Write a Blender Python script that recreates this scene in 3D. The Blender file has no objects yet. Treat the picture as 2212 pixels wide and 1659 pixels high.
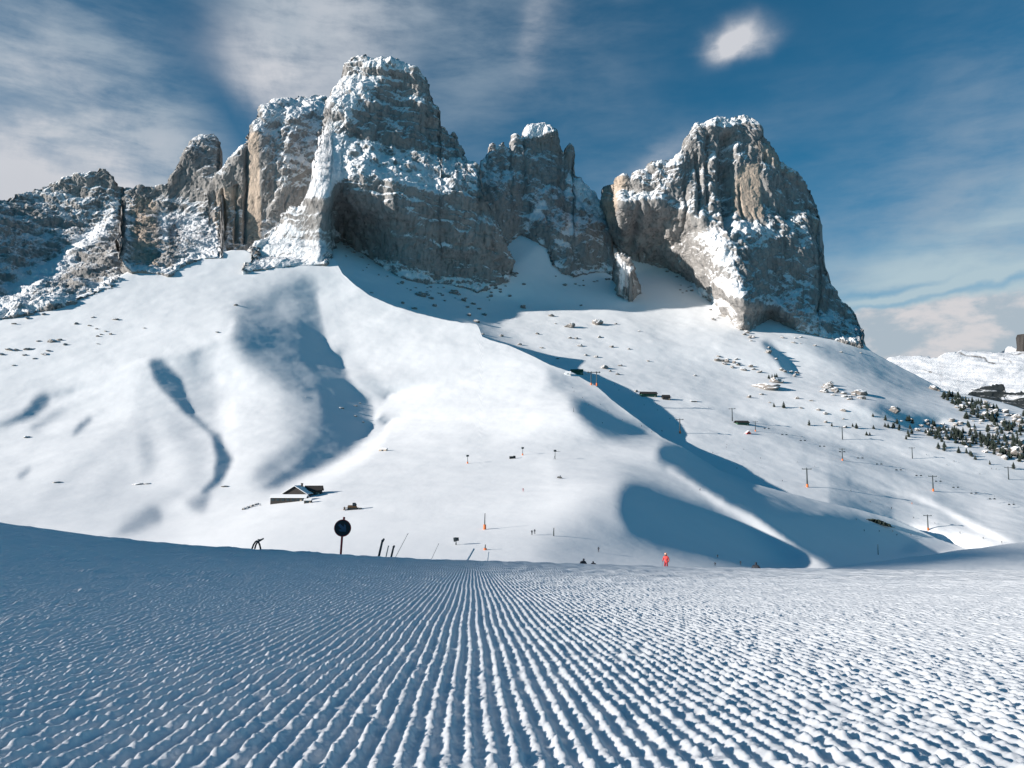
import bpy, bmesh, math, random
import numpy as np
from mathutils import Vector, Matrix

# ------------------------------------------------------------------ camera
F, CU, CV = 1736.0, 1106.0, 829.5           # working frame 2212 x 1659
PITCH = math.atan((1000 - CV) / F)
CP, SP = math.cos(PITCH), math.sin(PITCH)
SC = bpy.context.scene
COL = SC.collection
cam = bpy.data.cameras.new("camera")
cam_o = bpy.data.objects.new("camera", cam)
COL.objects.link(cam_o)
cam.sensor_fit = 'HORIZONTAL'
cam.sensor_width = 36.0
cam.lens = 36.0 * F / 2212.0
cam.clip_start = 0.02
cam.clip_end = 60000.0
cam_o.location = (0, 0, 0)
cam_o.rotation_euler = (math.pi / 2 + PITCH, 0, 0)
SC.camera = cam_o

# ------------------------------------------------------------------ sun, sky
SUN_EL, SUN_FWD = math.radians(16.0), math.radians(-15.0)   # from the left
SUN = np.array([-math.cos(SUN_EL) * math.cos(SUN_FWD), math.cos(SUN_EL) * math.sin(SUN_FWD), math.sin(SUN_EL)])
sl = bpy.data.lights.new("sun", 'SUN')
sl.energy = 4.05
sl.angle = math.radians(0.6)
sl.color = (1.0, 0.93, 0.865)
so = bpy.data.objects.new("sun", sl)
COL.objects.link(so)
so.rotation_euler = Vector(SUN).to_track_quat('Z', 'Y').to_euler()

SC.view_settings.view_transform = 'Standard'
SC.view_settings.look = 'None'
SC.view_settings.gamma = 1.0
SC.view_settings.exposure = 1.0

world = bpy.data.worlds.new("World")
SC.world = world
world.use_nodes = True


class NT:
    """small helper to write node trees"""
    def __init__(s, tree):
        s.t = tree
        s.n = tree.nodes
        s.l = tree.links

    def new(s, kind, **kw):
        n = s.n.new(kind)
        for k, v in kw.items():
            setattr(n, k, v)
        return n

    def put(s, sock, val):
        if hasattr(val, 'is_output'):
            s.l.new(val, sock)
        else:
            sock.default_value = val

    def math(s, op, a, b=None, c=None, clamp=False):
        n = s.new('ShaderNodeMath', operation=op, use_clamp=clamp)
        s.put(n.inputs[0], a)
        if b is not None:
            s.put(n.inputs[1], b)
        if c is not None:
            s.put(n.inputs[2], c)
        return n.outputs[0]

    def vmath(s, op, a, b=None):
        n = s.new('ShaderNodeVectorMath', operation=op)
        s.put(n.inputs[0], a)
        if b is not None:
            s.put(n.inputs[1], b)
        return n.outputs['Value'] if op in ('DOT_PRODUCT', 'LENGTH', 'DISTANCE') else n.outputs[0]

    def mix(s, fac, a, b, mode='MIX'):
        n = s.new('ShaderNodeMix', data_type='RGBA', blend_type=mode)
        s.put(n.inputs[0], fac)
        s.put(n.inputs[6], a)
        s.put(n.inputs[7], b)
        return n.outputs[2]

    def step(s, x, lo, hi, a=0.0, b=1.0):
        n = s.new('ShaderNodeMapRange', interpolation_type='SMOOTHSTEP')
        s.put(n.inputs[0], x)
        for i, v in ((1, lo), (2, hi), (3, a), (4, b)):
            s.put(n.inputs[i], v)
        return n.outputs[0]

    def noise(s, vec, scale, detail=5.0, rough=0.55, dist=0.0):
        n = s.new('ShaderNodeTexNoise')
        s.put(n.inputs['Vector'], vec)
        n.inputs['Scale'].default_value = scale
        n.inputs['Detail'].default_value = detail
        n.inputs['Roughness'].default_value = rough
        n.inputs['Distortion'].default_value = dist
        return n.outputs['Fac']

    def mapping(s, vec, loc=(0, 0, 0), rot=(0, 0, 0), scale=(1, 1, 1)):
        n = s.new('ShaderNodeMapping')
        s.put(n.inputs[0], vec)
        n.inputs[1].default_value = loc
        n.inputs[2].default_value = rot
        n.inputs[3].default_value = scale
        return n.outputs[0]


def ray(u, v):
    xc = (np.asarray(u, float) - CU) / F
    yc = (CV - np.asarray(v, float)) / F
    return np.stack(np.broadcast_arrays(xc, CP - SP * yc, SP + CP * yc), -1)


def pt(u, v, d):
    return ray(u, v) * np.asarray(d, float)[..., None]


def build_sky():
    w = NT(world.node_tree)
    w.n.clear()
    out = w.new('ShaderNodeOutputWorld')
    bg = w.new('ShaderNodeBackground')
    bg.inputs[1].default_value = 0.05
    w.l.new(bg.outputs[0], out.inputs[0])
    sky = w.new('ShaderNodeTexSky', sky_type='NISHITA')
    sky.sun_disc = False
    sky.sun_elevation = SUN_EL
    sky.sun_rotation = math.atan2(SUN[0], SUN[1])
    sky.altitude = 2300
    sky.air_density = 1.0
    sky.dust_density = 0.3
    sky.ozone_density = 3.0
    col = w.mix(1.0, sky.outputs[0], (0.24, 0.93, 0.97, 1), 'MULTIPLY')
    d = w.new('ShaderNodeTexCoord').outputs['Generated']

    def blob(u, v, su, sv, ang=0.0, soft=1.0):
        """soft elliptical patch of sky round a direction"""
        c = ray(u, v)
        c = Vector(c / np.linalg.norm(c))
        right = c.cross(Vector((0, 0, 1))).normalized()
        up = right.cross(c).normalized()
        ca, sa = math.cos(math.radians(ang)), math.sin(math.radians(ang))
        e1 = (right * ca + up * sa) / (su / F)
        e2 = (up * ca - right * sa) / (sv / F)
        a = w.vmath('DOT_PRODUCT', dw, tuple(e1))
        b = w.vmath('DOT_PRODUCT', dw, tuple(e2))
        # offsets so that the centre maps to zero
        a = w.math('SUBTRACT', a, float(e1.dot(c)))
        b = w.math('SUBTRACT', b, float(e2.dot(c)))
        r2 = w.math('ADD', w.math('MULTIPLY', a, a), w.math('MULTIPLY', b, b))
        g = w.math('EXPONENT', w.math('MULTIPLY', r2, -1.0))
        front = w.math('GREATER_THAN', w.vmath('DOT_PRODUCT', d, tuple(c)), 0.0)
        return w.math('MULTIPLY', g, front)

    # domain warp for torn edges
    wn = w.new('ShaderNodeTexNoise')
    w.put(wn.inputs['Vector'], d)
    wn.inputs['Scale'].default_value = 7.0
    wn.inputs['Detail'].default_value = 6.0
    wo = w.vmath('SUBTRACT', wn.outputs['Color'], (0.5, 0.5, 0.5))
    ws = w.new('ShaderNodeVectorMath', operation='SCALE')
    w.put(ws.inputs[0], wo)
    ws.inputs[3].default_value = 0.09
    dw = w.vmath('ADD', d, ws.outputs[0])

    # streaks lean up to the left on the left half of the sky
    st = w.noise(w.mapping(d, rot=(0, math.radians(38), 0), scale=(2.0, 2.0, 5.5)), 2.2, 7, 0.55, 0.5)
    st2 = w.noise(w.mapping(d, rot=(0, math.radians(-14), 0), scale=(1.6, 1.6, 9.0)), 2.6, 7, 0.55, 0.4)
    fine = w.noise(d, 9.0, 8, 0.6, 0.3)

    def add(*xs):
        r = xs[0]
        for x in xs[1:]:
            r = w.math('ADD', r, x)
        return r

    def mul(a, b):
        return w.math('MULTIPLY', a, b)

    fib = w.noise(w.mapping(d, rot=(0, math.radians(40), 0), scale=(2.2, 2.2, 9.0)), 5.0, 9, 0.62, 0.25)
    # grey lilac veil, strongest on the left
    veil = add(mul(blob(120, 190, 520, 330, -20), 1.05), mul(blob(690, 70, 230, 260, -60), 1.0), mul(blob(60, 420, 420, 130, 0), 0.6),
               mul(blob(1080, 100, 300, 220), 0.42), mul(blob(1420, 380, 220, 90, 20), 0.35), mul(blob(2180, 420, 380, 260, 20), 0.60),
               mul(blob(2080, 600, 420, 110, 5), 0.55))
    veil = mul(veil, w.step(add(mul(st, 0.55), mul(fine, 0.25), mul(fib, 0.45)), 0.42, 0.86, 0.10, 1.0))
    holes = add(mul(blob(430, 60, 80, 230, 30), 0.85), mul(blob(600, 320, 170, 80, -45), 0.85),
                mul(blob(20, 330, 60, 60), 0.6), mul(blob(900, 170, 90, 150, 10), 0.45))
    veil = mul(veil, w.math('SUBTRACT', 1.0, holes, clamp=True))
    veil = w.math('MINIMUM', veil, 0.85)
    # smooth pale cirrus sheet low on the right
    low = add(mul(blob(2150, 575, 420, 75, 6), 0.85), mul(blob(2250, 470, 380, 60, 12), 0.5),
              mul(blob(1950, 645, 260, 30, 6), 0.45), mul(blob(2150, 660, 300, 40, 4), 0.6))
    low = mul(low, w.step(st2, 0.28, 0.64, 0.25, 1.0))
    slot = add(mul(blob(1930, 628, 140, 10, 7), 1.0), mul(blob(2190, 610, 120, 9, 8), 1.0), mul(blob(1930, 661, 130, 8, 4), 0.9))
    low = mul(low, w.math('SUBTRACT', 1.0, mul(slot, 0.62), clamp=True))
    veil = mul(veil, w.math('SUBTRACT', 1.0, mul(slot, 0.5), clamp=True))
    # white cloud patches
    bright = add(mul(blob(110, 350, 150, 75, -30), 1.35), mul(blob(0, 425, 260, 60, 0), 1.4), mul(blob(225, 325, 100, 40, -40), 0.9),
                 mul(blob(612, 178, 110, 55, -30), 1.0), mul(blob(700, 50, 110, 170, -35), 0.55),
                 mul(blob(1598, 66, 46, 26, 14), 1.0), mul(blob(1632, 86, 40, 22, 0), 0.9), mul(blob(1570, 84, 36, 18, 0), 0.8), mul(blob(1170, 50, 32, 110, -12), 0.42),
                 mul(blob(60, 170, 230, 60, -22), 0.45), mul(blob(300, 260, 200, 40, -35), 0.3), mul(blob(1410, 348, 80, 26, 35), 0.45))
    bright = mul(bright, w.step(add(mul(fine, 0.7), mul(fib, 0.4)), 0.38, 0.70, 0.18, 1.0))
    mist = add(mul(blob(130, 372, 150, 62, -22), 0.75), mul(blob(0, 432, 230, 55, 0), 0.85), mul(blob(615, 192, 120, 44, -22), 0.55), mul(blob(720, 150, 60, 90, -10), 0.3))
    mist = mul(mist, w.step(fine, 0.25, 0.60, 0.55, 1.0))
    # cumulus bank on the right horizon
    cn = w.noise(w.mapping(d, scale=(1, 1, 2.2)), 16.0, 8, 0.6, 0.2)
    bank = add(mul(blob(2060, 750, 300, 52, 0), 1.9), mul(blob(2230, 695, 170, 45, 0), 1.5), mul(blob(1915, 708, 70, 28, 0), 1.4),
               mul(blob(1106, 1010, 3000, 90, 0), 0.9))
    bank = w.step(mul(bank, w.step(cn, 0.25, 0.6, 0.65, 1.15)), 0.25, 0.75)
    K = 1.0 / 0.05
    c1 = (0.185 * K, 0.225 * K, 0.265 * K, 1)
    c2 = (0.215 * K, 0.280 * K, 0.315 * K, 1)
    c3 = (0.330 * K, 0.335 * K, 0.355 * K, 1)
    # thinner parts of the bank read blue grey
    c4 = w.mix(w.step(cn, 0.40, 0.62), (0.205 * K, 0.245 * K, 0.28 * K, 1), (0.33 * K, 0.325 * K, 0.335 * K, 1))
    cc = w.mix(veil, col, c1)
    cc = w.mix(w.math('MINIMUM', low, 1.0), cc, c2)
    cc = w.mix(w.math('MINIMUM', bright, 0.92), cc, c3)
    cc = w.mix(w.math('MINIMUM', mist, 0.9), cc, (0.29 * K, 0.30 * K, 0.325 * K, 1))
    cc = w.mix(bank, cc, c4)
    # below the horizon the snowy country beyond
    z = w.new('ShaderNodeSeparateXYZ')
    w.put(z.inputs[0], d)
    cc = w.mix(w.step(z.outputs[2], -0.10, -0.02, 1.0, 0.0), cc, (0.12 * K, 0.15 * K, 0.20 * K, 1))
    w.l.new(cc, bg.inputs[0])


build_sky()

# ------------------------------------------------------------------ numeric tools
Q = 1.0                                     # mesh density factor


def _hash(ix, iy, iz, seed):
    h = (ix.astype(np.uint32) * np.uint32(374761393) + iy.astype(np.uint32) * np.uint32(668265263)
         + iz.astype(np.uint32) * np.uint32(2147483647) + np.uint32((seed * 974711 + 12345) & 0xffffffff))
    h = (h ^ (h >> np.uint32(13))) * np.uint32(1274126177)
    h ^= h >> np.uint32(16)
    h = h * np.uint32(2246822519)
    return h ^ (h >> np.uint32(15))


def _rnd(ix, iy, iz, seed):
    return (_hash(ix, iy, iz, seed) & np.uint32(0xffffff)).astype(np.float32) / np.float32(0xffffff)


def perlin(p, seed=0):
    """gradient noise of points (...,3), about -1..1"""
    p = p.astype(np.float32)
    i = np.floor(p)
    f = p - i
    i = i.astype(np.int64)
    s = f * f * f * (f * (f * 6 - 15) + 10)
    res = 0
    for dx in (0, 1):
        wx = s[..., 0] if dx else 1 - s[..., 0]
        for dy in (0, 1):
            wy = s[..., 1] if dy else 1 - s[..., 1]
            for dz in (0, 1):
                wz = s[..., 2] if dz else 1 - s[..., 2]
                h = _hash(i[..., 0] + dx, i[..., 1] + dy, i[..., 2] + dz, seed)
                g1 = (h & np.uint32(1023)).astype(np.float32) / 511.5 - 1
                g2 = ((h >> np.uint32(10)) & np.uint32(1023)).astype(np.float32) / 511.5 - 1
                g3 = ((h >> np.uint32(20)) & np.uint32(1023)).astype(np.float32) / 511.5 - 1
                res = res + wx * wy * wz * (g1 * (f[..., 0] - dx) + g2 * (f[..., 1] - dy) + g3 * (f[..., 2] - dz))
    return res * 1.4


def fbm(p, octaves=4, seed=0, gain=0.5, lac=2.03):
    a, r = 1.0, 0
    for k in range(octaves):
        r = r + a * perlin(p * (lac ** k), seed + k * 17)
        a *= gain
    return r


def ridged(p, octaves=4, seed=0, gain=0.5):
    a, r = 1.0, 0
    for k in range(octaves):
        n = 1 - np.abs(perlin(p * (2.05 ** k), seed + k * 31)) * 1.6
        r = r + a * n * n * np.sign(n)
        a *= gain
    return r


def cells(p, seed=0):
    """random plateau value per voronoi cell, and F2-F1 distance to the nearest edge"""
    p = p.astype(np.float32)
    i = np.floor(p).astype(np.int64)
    f1 = np.full(p.shape[:-1], 9.0, np.float32)
    f2 = f1.copy()
    val = np.zeros_like(f1)
    for dx in (-1, 0, 1):
        for dy in (-1, 0, 1):
            for dz in (-1, 0, 1):
                ix, iy, iz = i[..., 0] + dx, i[..., 1] + dy, i[..., 2] + dz
                h = _hash(ix, iy, iz, seed)
                cx = ix + (h & np.uint32(255)).astype(np.float32) / 255 - p[..., 0]
                cy = iy + ((h >> np.uint32(8)) & np.uint32(255)).astype(np.float32) / 255 - p[..., 1]
                cz = iz + ((h >> np.uint32(16)) & np.uint32(255)).astype(np.float32) / 255 - p[..., 2]
                d = np.sqrt(cx * cx + cy * cy + cz * cz)
                closer = d < f1
                f2 = np.where(closer, f1, np.minimum(f2, d))
                val = np.where(closer, ((h >> np.uint32(24)) & np.uint32(255)).astype(np.float32) / 255, val)
                f1 = np.where(closer, d, f1)
    return val, f2 - f1


def blur(a, sig):
    if sig <= 0.3:
        return a
    r = int(max(1, math.ceil(sig * 2.6)))
    k = np.exp(-0.5 * (np.arange(-r, r + 1) / sig) ** 2)
    k /= k.sum()
    b = np.pad(a, ((r, r), (0, 0)), mode='edge')
    a = sum(k[j] * b[j:j + a.shape[0]] for j in range(2 * r + 1))
    b = np.pad(a, ((0, 0), (r, r)), mode='edge')
    return sum(k[j] * b[:, j:j + a.shape[1]] for j in range(2 * r + 1))


def inside(poly, U, V):
    m = np.zeros(U.shape, bool)
    n = len(poly)
    for k in range(n):
        x1, y1 = poly[k]
        x2, y2 = poly[(k + 1) % n]
        if y1 == y2:
            continue
        c = ((y1 > V) != (y2 > V)) & (U < (x2 - x1) * (V - y1) / (y2 - y1) + x1)
        m ^= c
    return m


def strip(pts, w0, w1=None):
    """polygon of a band that follows a polyline; half widths w0 -> w1"""
    w1 = w0 if w1 is None else w1
    P = np.array(pts, float)
    T = np.gradient(P, axis=0)
    N = np.stack([-T[:, 1], T[:, 0]], 1)
    N /= np.linalg.norm(N, axis=1)[:, None] + 1e-9
    w = np.linspace(w0, w1, len(P))[:, None]
    return [tuple(x) for x in P + N * w] + [tuple(x) for x in (P - N * w)[::-1]]


def tps(ctrl, U, V):
    C = np.array(ctrl, float)
    X, y = C[:, :2] / 100.0, np.log(C[:, 2])
    n = len(X)

    def ker(r2):
        return np.where(r2 > 0, 0.5 * r2 * np.log(r2 + 1e-12), 0)
    D2 = ((X[:, None] - X[None]) ** 2).sum(-1)
    A = np.zeros((n + 3, n + 3))
    A[:n, :n] = ker(D2) + np.eye(n) * 0.02
    A[:n, n:n + 2] = X
    A[:n, n + 2] = 1
    A[n:, :n] = A[:n, n:].T
    w = np.linalg.solve(A, np.r_[y, 0, 0, 0])
    out = w[n] * U / 100 + w[n + 1] * V / 100 + w[n + 2]
    for k in range(n):
        out = out + w[k] * ker((U / 100 - X[k, 0]) ** 2 + (V / 100 - X[k, 1]) ** 2)
    return out


class Relief:
    """A piece of country seen from the pass: distances over a grid of directions, bent until its slopes
    lean towards or away from the sun as drawn (tone), then meshed as real ground."""

    def __init__(s, u0, u1, v0, v1, ctrl, tone0, tones, g=4.0, eps=260.0, mu=2.0, roundoff=None, iters=5, gam=0.0, dom=None, ncg=90, lag=False):
        s.g = g
        s.us = np.arange(u0, u1 + g, g)
        s.vs = np.arange(v0, v1 + g, g)
        s.U, s.V = np.meshgrid(s.us, s.vs)
        U, V = s.U, s.V
        L0 = tps(ctrl, U, V)
        T = np.full(U.shape, float(tone0))
        for t in tones:
            poly, val, soft = t[:3]
            m = blur(inside(poly, U, V).astype(float), soft / g)
            T = T * (1 - m) + val * m
        s.T = T
        Wt = np.ones(U.shape)
        if dom:
            tp, bt = np.array(dom[0], float), np.array(dom[1], float)
            m = (V > np.interp(s.us, tp[:, 0], tp[:, 1])[None] - 6) & (V < np.interp(s.us, bt[:, 0], bt[:, 1])[None] + 6)
            Wt = np.where(m, 1.0, 0.0)
        s.Wt = Wt
        r = ray(U, V)
        Uv = np.array([0, -SP, CP])
        Xv = np.array([1.0, 0, 0])
        Fw = np.array([0, CP, SP])
        A3 = np.cross(r, Uv)
        B3 = np.cross(Xv, r)
        ca, cb, c0 = A3 @ SUN, B3 @ SUN, -(Fw @ SUN)

        def Du(x):
            return np.gradient(x, axis=1) / g

        def Dv(x):
            return np.gradient(x, axis=0) / g

        def DuT(y):
            z = np.zeros_like(y)
            z[:, 2:] += y[:, 1:-1] * 0.5
            z[:, :-2] -= y[:, 1:-1] * 0.5
            z[:, 1] += y[:, 0]
            z[:, 0] -= y[:, 0]
            z[:, -1] += y[:, -1]
            z[:, -2] -= y[:, -1]
            return z / g

        def DvT(y):
            return DuT(y.T).T

        def lap(x):
            p = np.pad(x, 1, mode='edge')
            return (p[1:-1, 2:] + p[1:-1, :-2] + p[2:, 1:-1] + p[:-2, 1:-1] - 4 * x) / (g * g)
        a0, b0 = F * Du(L0), -F * Dv(L0)
        x = np.zeros_like(L0)

        def shade(x):
            a, b = a0 + Du(x), b0 - Dv(x)
            n = a[..., None] * A3 + b[..., None] * B3 - Fw
            N = np.linalg.norm(n, axis=-1)
            S = (n @ SUN) / N
            Sa = ca / N - S * (n * A3).sum(-1) / (N * N)
            Sb = cb / N - S * (n * B3).sum(-1) / (N * N)
            return S, Sa, Sb, N

        def reg(x):
            return 0.1 * mu * lap(lap(x)) + 0.1 / eps ** 2 * x + gam * DvT(Dv(x))
        lm = 0.1 / 25.0 ** 2 if not lag else 0.0
        for it in range(iters):
            S, Sa, Sb, N = shade(x)
            WN = Wt * np.clip(N / 2.2, 1.0, 3.0)
            if lag:                              # steep rock: keep the length of the normal from the last pass
                N = np.maximum(N, 1.2)
                Sa, Sb, WN = ca / N, cb / N, Wt * np.clip(N / 3.0, 0.7, 3.5)
                S = S * 0 + (ca * (a0 + Du(x)) + cb * (b0 - Dv(x)) + c0) / N

            def M(y):
                z = WN * (Sa * Du(y) - Sb * Dv(y)) * WN
                return DuT(Sa * z) - DvT(Sb * z) + reg(y) + lm * y
            res = WN * WN * (T - S)
            bb = DuT(Sa * res) - DvT(Sb * res) - reg(x)
            y = np.zeros_like(x)
            rr = bb.copy()
            p = rr.copy()
            rs = (rr * rr).sum()
            b2 = rs
            for k in range(ncg):
                Ap = M(p)
                al = rs / ((p * Ap).sum() + 1e-20)
                y = y + al * p
                rr = rr - al * Ap
                rn = (rr * rr).sum()
                if rn < 1e-5 * b2:
                    break
                p = rr + rn / rs * p
                rs = rn
            x = x + (y if lag else 0.65 * y)
            if not lag:
                lm = max(lm * 0.62, 0.1 / 300.0 ** 2)
        s.S = shade(x)[0]
        s.L = L0 + x / F
        if roundoff:
            poly, R = roundoff
            e = s.edge(poly, U, V)
            k = np.clip(1 - e / R, 0, 1)
            s.L = s.L + R * 1.3 * (1 - np.sqrt(np.maximum(1 - k * k, 0))) / F

    @staticmethod
    def edge(poly, U, V):
        P = np.array(poly, float)
        e = np.full(U.shape, 1e9)
        for k in range(len(P) - 1):
            a, b = P[k], P[k + 1]
            ab = b - a
            t = np.clip(((U - a[0]) * ab[0] + (V - a[1]) * ab[1]) / (ab @ ab + 1e-9), 0, 1)
            e = np.minimum(e, np.hypot(U - a[0] - t * ab[0], V - a[1] - t * ab[1]))
        return e

    def depth(s, u, v):
        u, v = np.asarray(u, float), np.asarray(v, float)
        x = np.clip((u - s.us[0]) / s.g, 0, len(s.us) - 1.001)
        y = np.clip((v - s.vs[0]) / s.g, 0, len(s.vs) - 1.001)
        i, j = x.astype(int), y.astype(int)
        fx, fy = x - i, y - j
        L = s.L
        return np.exp((L[j, i] * (1 - fx) + L[j, i + 1] * fx) * (1 - fy) + (L[j + 1, i] * (1 - fx) + L[j + 1, i + 1] * fx) * fy)

    def at(s, u, v):
        return Vector(pt(u, v, s.depth(u, v)))


def grid_normals(P):
    du = np.gradient(P, axis=1)
    dv = np.gradient(P, axis=0)
    n = np.cross(du, dv)
    n /= np.linalg.norm(n, axis=-1)[..., None] + 1e-9
    return n


def mesh_grid(name, P, mat, attrs=None, smooth=True):
    nv, nu = P.shape[:2]
    me = bpy.data.meshes.new(name)
    me.vertices.add(nv * nu)
    me.vertices.foreach_set('co', P.reshape(-1).astype(np.float32))
    idx = np.arange(nv * nu).reshape(nv, nu)
    q = np.stack([idx[:-1, :-1], idx[:-1, 1:], idx[1:, 1:], idx[1:, :-1]], -1).reshape(-1, 4)
    nf = len(q)
    me.loops.add(nf * 4)
    me.polygons.add(nf)
    me.loops.foreach_set('vertex_index', q.reshape(-1).astype(np.int32))
    me.polygons.foreach_set('loop_start', np.arange(0, nf * 4, 4, dtype=np.int32))
    me.polygons.foreach_set('loop_total', np.full(nf, 4, np.int32))
    if smooth:
        me.polygons.foreach_set('use_smooth', np.ones(nf, bool))
    for k, a in (attrs or {}).items():
        at = me.attributes.new(k, 'FLOAT', 'POINT')
        at.data.foreach_set('value', a.reshape(-1).astype(np.float32))
    me.update()
    me.materials.append(mat)
    o = bpy.data.objects.new(name, me)
    COL.objects.link(o)
    return o


def relief_mesh(name, R, top, bot, du, nt, mat, disp=None, attr=None, back=200.0, drop=0.6, jag=0.0, seed=0, nb=14, tpow=1.0):
    top, bot = np.array(top, float), np.array(bot, float)
    u = np.arange(max(top[0, 0], bot[0, 0]), min(top[-1, 0], bot[-1, 0]) + du, du / Q)
    vt, vb = np.interp(u, top[:, 0], top[:, 1]), np.interp(u, bot[:, 0], bot[:, 1])
    if jag:
        q = np.stack([u / 14, u * 0, u * 0 + seed], -1)
        vt = vt - jag * fbm(q, 4, seed, 0.6)
    vb = np.maximum(vb, vt + 0.5)
    t = np.linspace(0, 1, int(nt * Q))[:, None]
    v = vb + (vt - vb) * t
    uu = np.broadcast_to(u, v.shape)
    P = pt(uu, v, R.depth(uu, v))
    # far side: carries on over the crest and falls away behind
    s = np.linspace(0, 1, nb + 1)[1:, None, None]
    ed = P[-1][None]
    hd = ray(u, vt)
    hd = hd / np.linalg.norm(hd[:, :2], axis=1)[:, None]
    bk = ed + hd[None] * back * s * np.array([1, 1, 0]) - np.array([0, 0, 1.0]) * back * drop * (0.25 * s + 0.75 * s * s) * 1.2
    P = np.concatenate([P, bk], 0)
    uu = np.concatenate([uu, np.broadcast_to(u, (nb, len(u)))], 0)
    vv = np.concatenate([v, np.broadcast_to(vt, (nb, len(u)))], 0)
    n = grid_normals(P)
    if n[:len(t)].mean((0, 1))[1] > 0:
        n = -n
    if disp is not None:
        P = P + n * disp(P, uu, vv, n)[..., None]
    attrs = attr(P, uu, vv) if attr else None
    return mesh_grid(name, P, mat, attrs)

# ------------------------------------------------------------------ materials
def new_mat(name):
    m = bpy.data.materials.new(name)
    m.use_nodes = True
    w = NT(m.node_tree)
    w.n.clear()
    out = w.new('ShaderNodeOutputMaterial')
    b = w.new('ShaderNodeBsdfPrincipled')
    w.l.new(b.outputs[0], out.inputs[0])
    return m, w, b


def bump(w, b, h, dist, strength=1.0):
    n = w.new('ShaderNodeBump')
    n.inputs['Strength'].default_value = strength
    n.inputs['Distance'].default_value = dist
    w.put(n.inputs['Height'], h)
    w.l.new(n.outputs[0], b.inputs['Normal'])


def snow_far_mat():
    m, w, b = new_mat("wind_packed_snow")
    p = w.new('ShaderNodeNewGeometry').outputs['Position']
    n1 = w.noise(w.mapping(p, scale=(1, 1, 0.4)), 0.03, 8, 0.6, 0.4)
    c = w.mix(n1, (0.80, 0.82, 0.835, 1), (0.88, 0.885, 0.89, 1))
    w.put(b.inputs['Base Color'], c)
    b.inputs['Roughness'].default_value = 0.75
    b.inputs['Specular IOR Level'].default_value = 0.2
    n2 = w.noise(p, 0.22, 7, 0.62, 0.2)
    bump(w, b, n2, 0.6, 0.15)
    return m


def snow_near_mat():
    m, w, b = new_mat("groomed_snow")
    p = w.new('ShaderNodeNewGeometry').outputs['Position']
    c = w.mix(w.noise(p, 1.5, 4), (0.82, 0.835, 0.85, 1), (0.88, 0.885, 0.89, 1))
    w.put(b.inputs['Base Color'], c)
    b.inputs['Roughness'].default_value = 0.7
    b.inputs['Specular IOR Level'].default_value = 0.25
    bump(w, b, w.noise(p, 420.0, 6, 0.7), 0.0016, 0.7)
    return m


def rock_mat(name="limestone"):
    m, w, b = new_mat(name)
    p = w.new('ShaderNodeNewGeometry').outputs['Position']

    def at(k):
        n = w.new('ShaderNodeAttribute', attribute_type='GEOMETRY')
        n.attribute_name = k
        return n.outputs['Fac']
    big = w.noise(w.mapping(p, scale=(1, 1, 0.35)), 0.02, 8, 0.62, 0.6)
    mid = w.noise(w.mapping(p, scale=(1, 1, 0.25)), 0.11, 8, 0.68, 0.4)
    grey = w.mix(big, (0.18, 0.175, 0.172, 1), (0.42, 0.40, 0.38, 1))
    warm = w.mix(mid, (0.40, 0.315, 0.245, 1), (0.58, 0.475, 0.385, 1))
    c = w.mix(w.step(w.math('ADD', at('warm'), w.math('MULTIPLY', w.math('SUBTRACT', big, 0.5), 0.7)), 0.3, 0.75), grey, warm)
    streak = w.noise(w.mapping(p, scale=(1, 1, 0.10)), 0.16, 7, 0.65, 0.3)
    c = w.mix(w.step(mid, 0.50, 0.66, 0.0, 0.55), c, (0.085, 0.082, 0.08, 1))
    c = w.mix(w.step(streak, 0.52, 0.70, 0.0, 0.6), c, (0.07, 0.068, 0.068, 1))
    c = w.mix(w.step(streak, 0.30, 0.44, 0.35, 0.0), c, (0.50, 0.45, 0.40, 1))
    fine = w.noise(p, 0.16, 9, 0.7, 0.2)
    dust = w.noise(w.mapping(p, scale=(1, 1, 1.6)), 0.55, 6, 0.75)
    sn = w.math('ADD', at('snow'), w.math('ADD', w.math('MULTIPLY', w.math('SUBTRACT', fine, 0.5), 0.9),
                                        w.math('MULTIPLY', w.math('SUBTRACT', dust, 0.5), 0.95)))
    f = w.step(sn, 0.32, 0.72)
    c = w.mix(f, c, (0.85, 0.86, 0.875, 1))
    w.put(b.inputs['Base Color'], c)
    b.inputs['Roughness'].default_value = 0.85
    b.inputs['Specular IOR Level'].default_value = 0.2
    h = w.math('ADD', w.noise(w.mapping(p, scale=(1, 1, 0.5)), 0.15, 9, 0.7, 0.3), w.math('MULTIPLY', f, 0.12))
    bump(w, b, h, 6.0, 0.8)
    return m


M_SNOW, M_NEAR, M_ROCK = snow_far_mat(), snow_near_mat(), rock_mat()


def setting(o, label=None):
    o['kind'] = 'structure'
    if label:
        o['label'] = label
    return o


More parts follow.
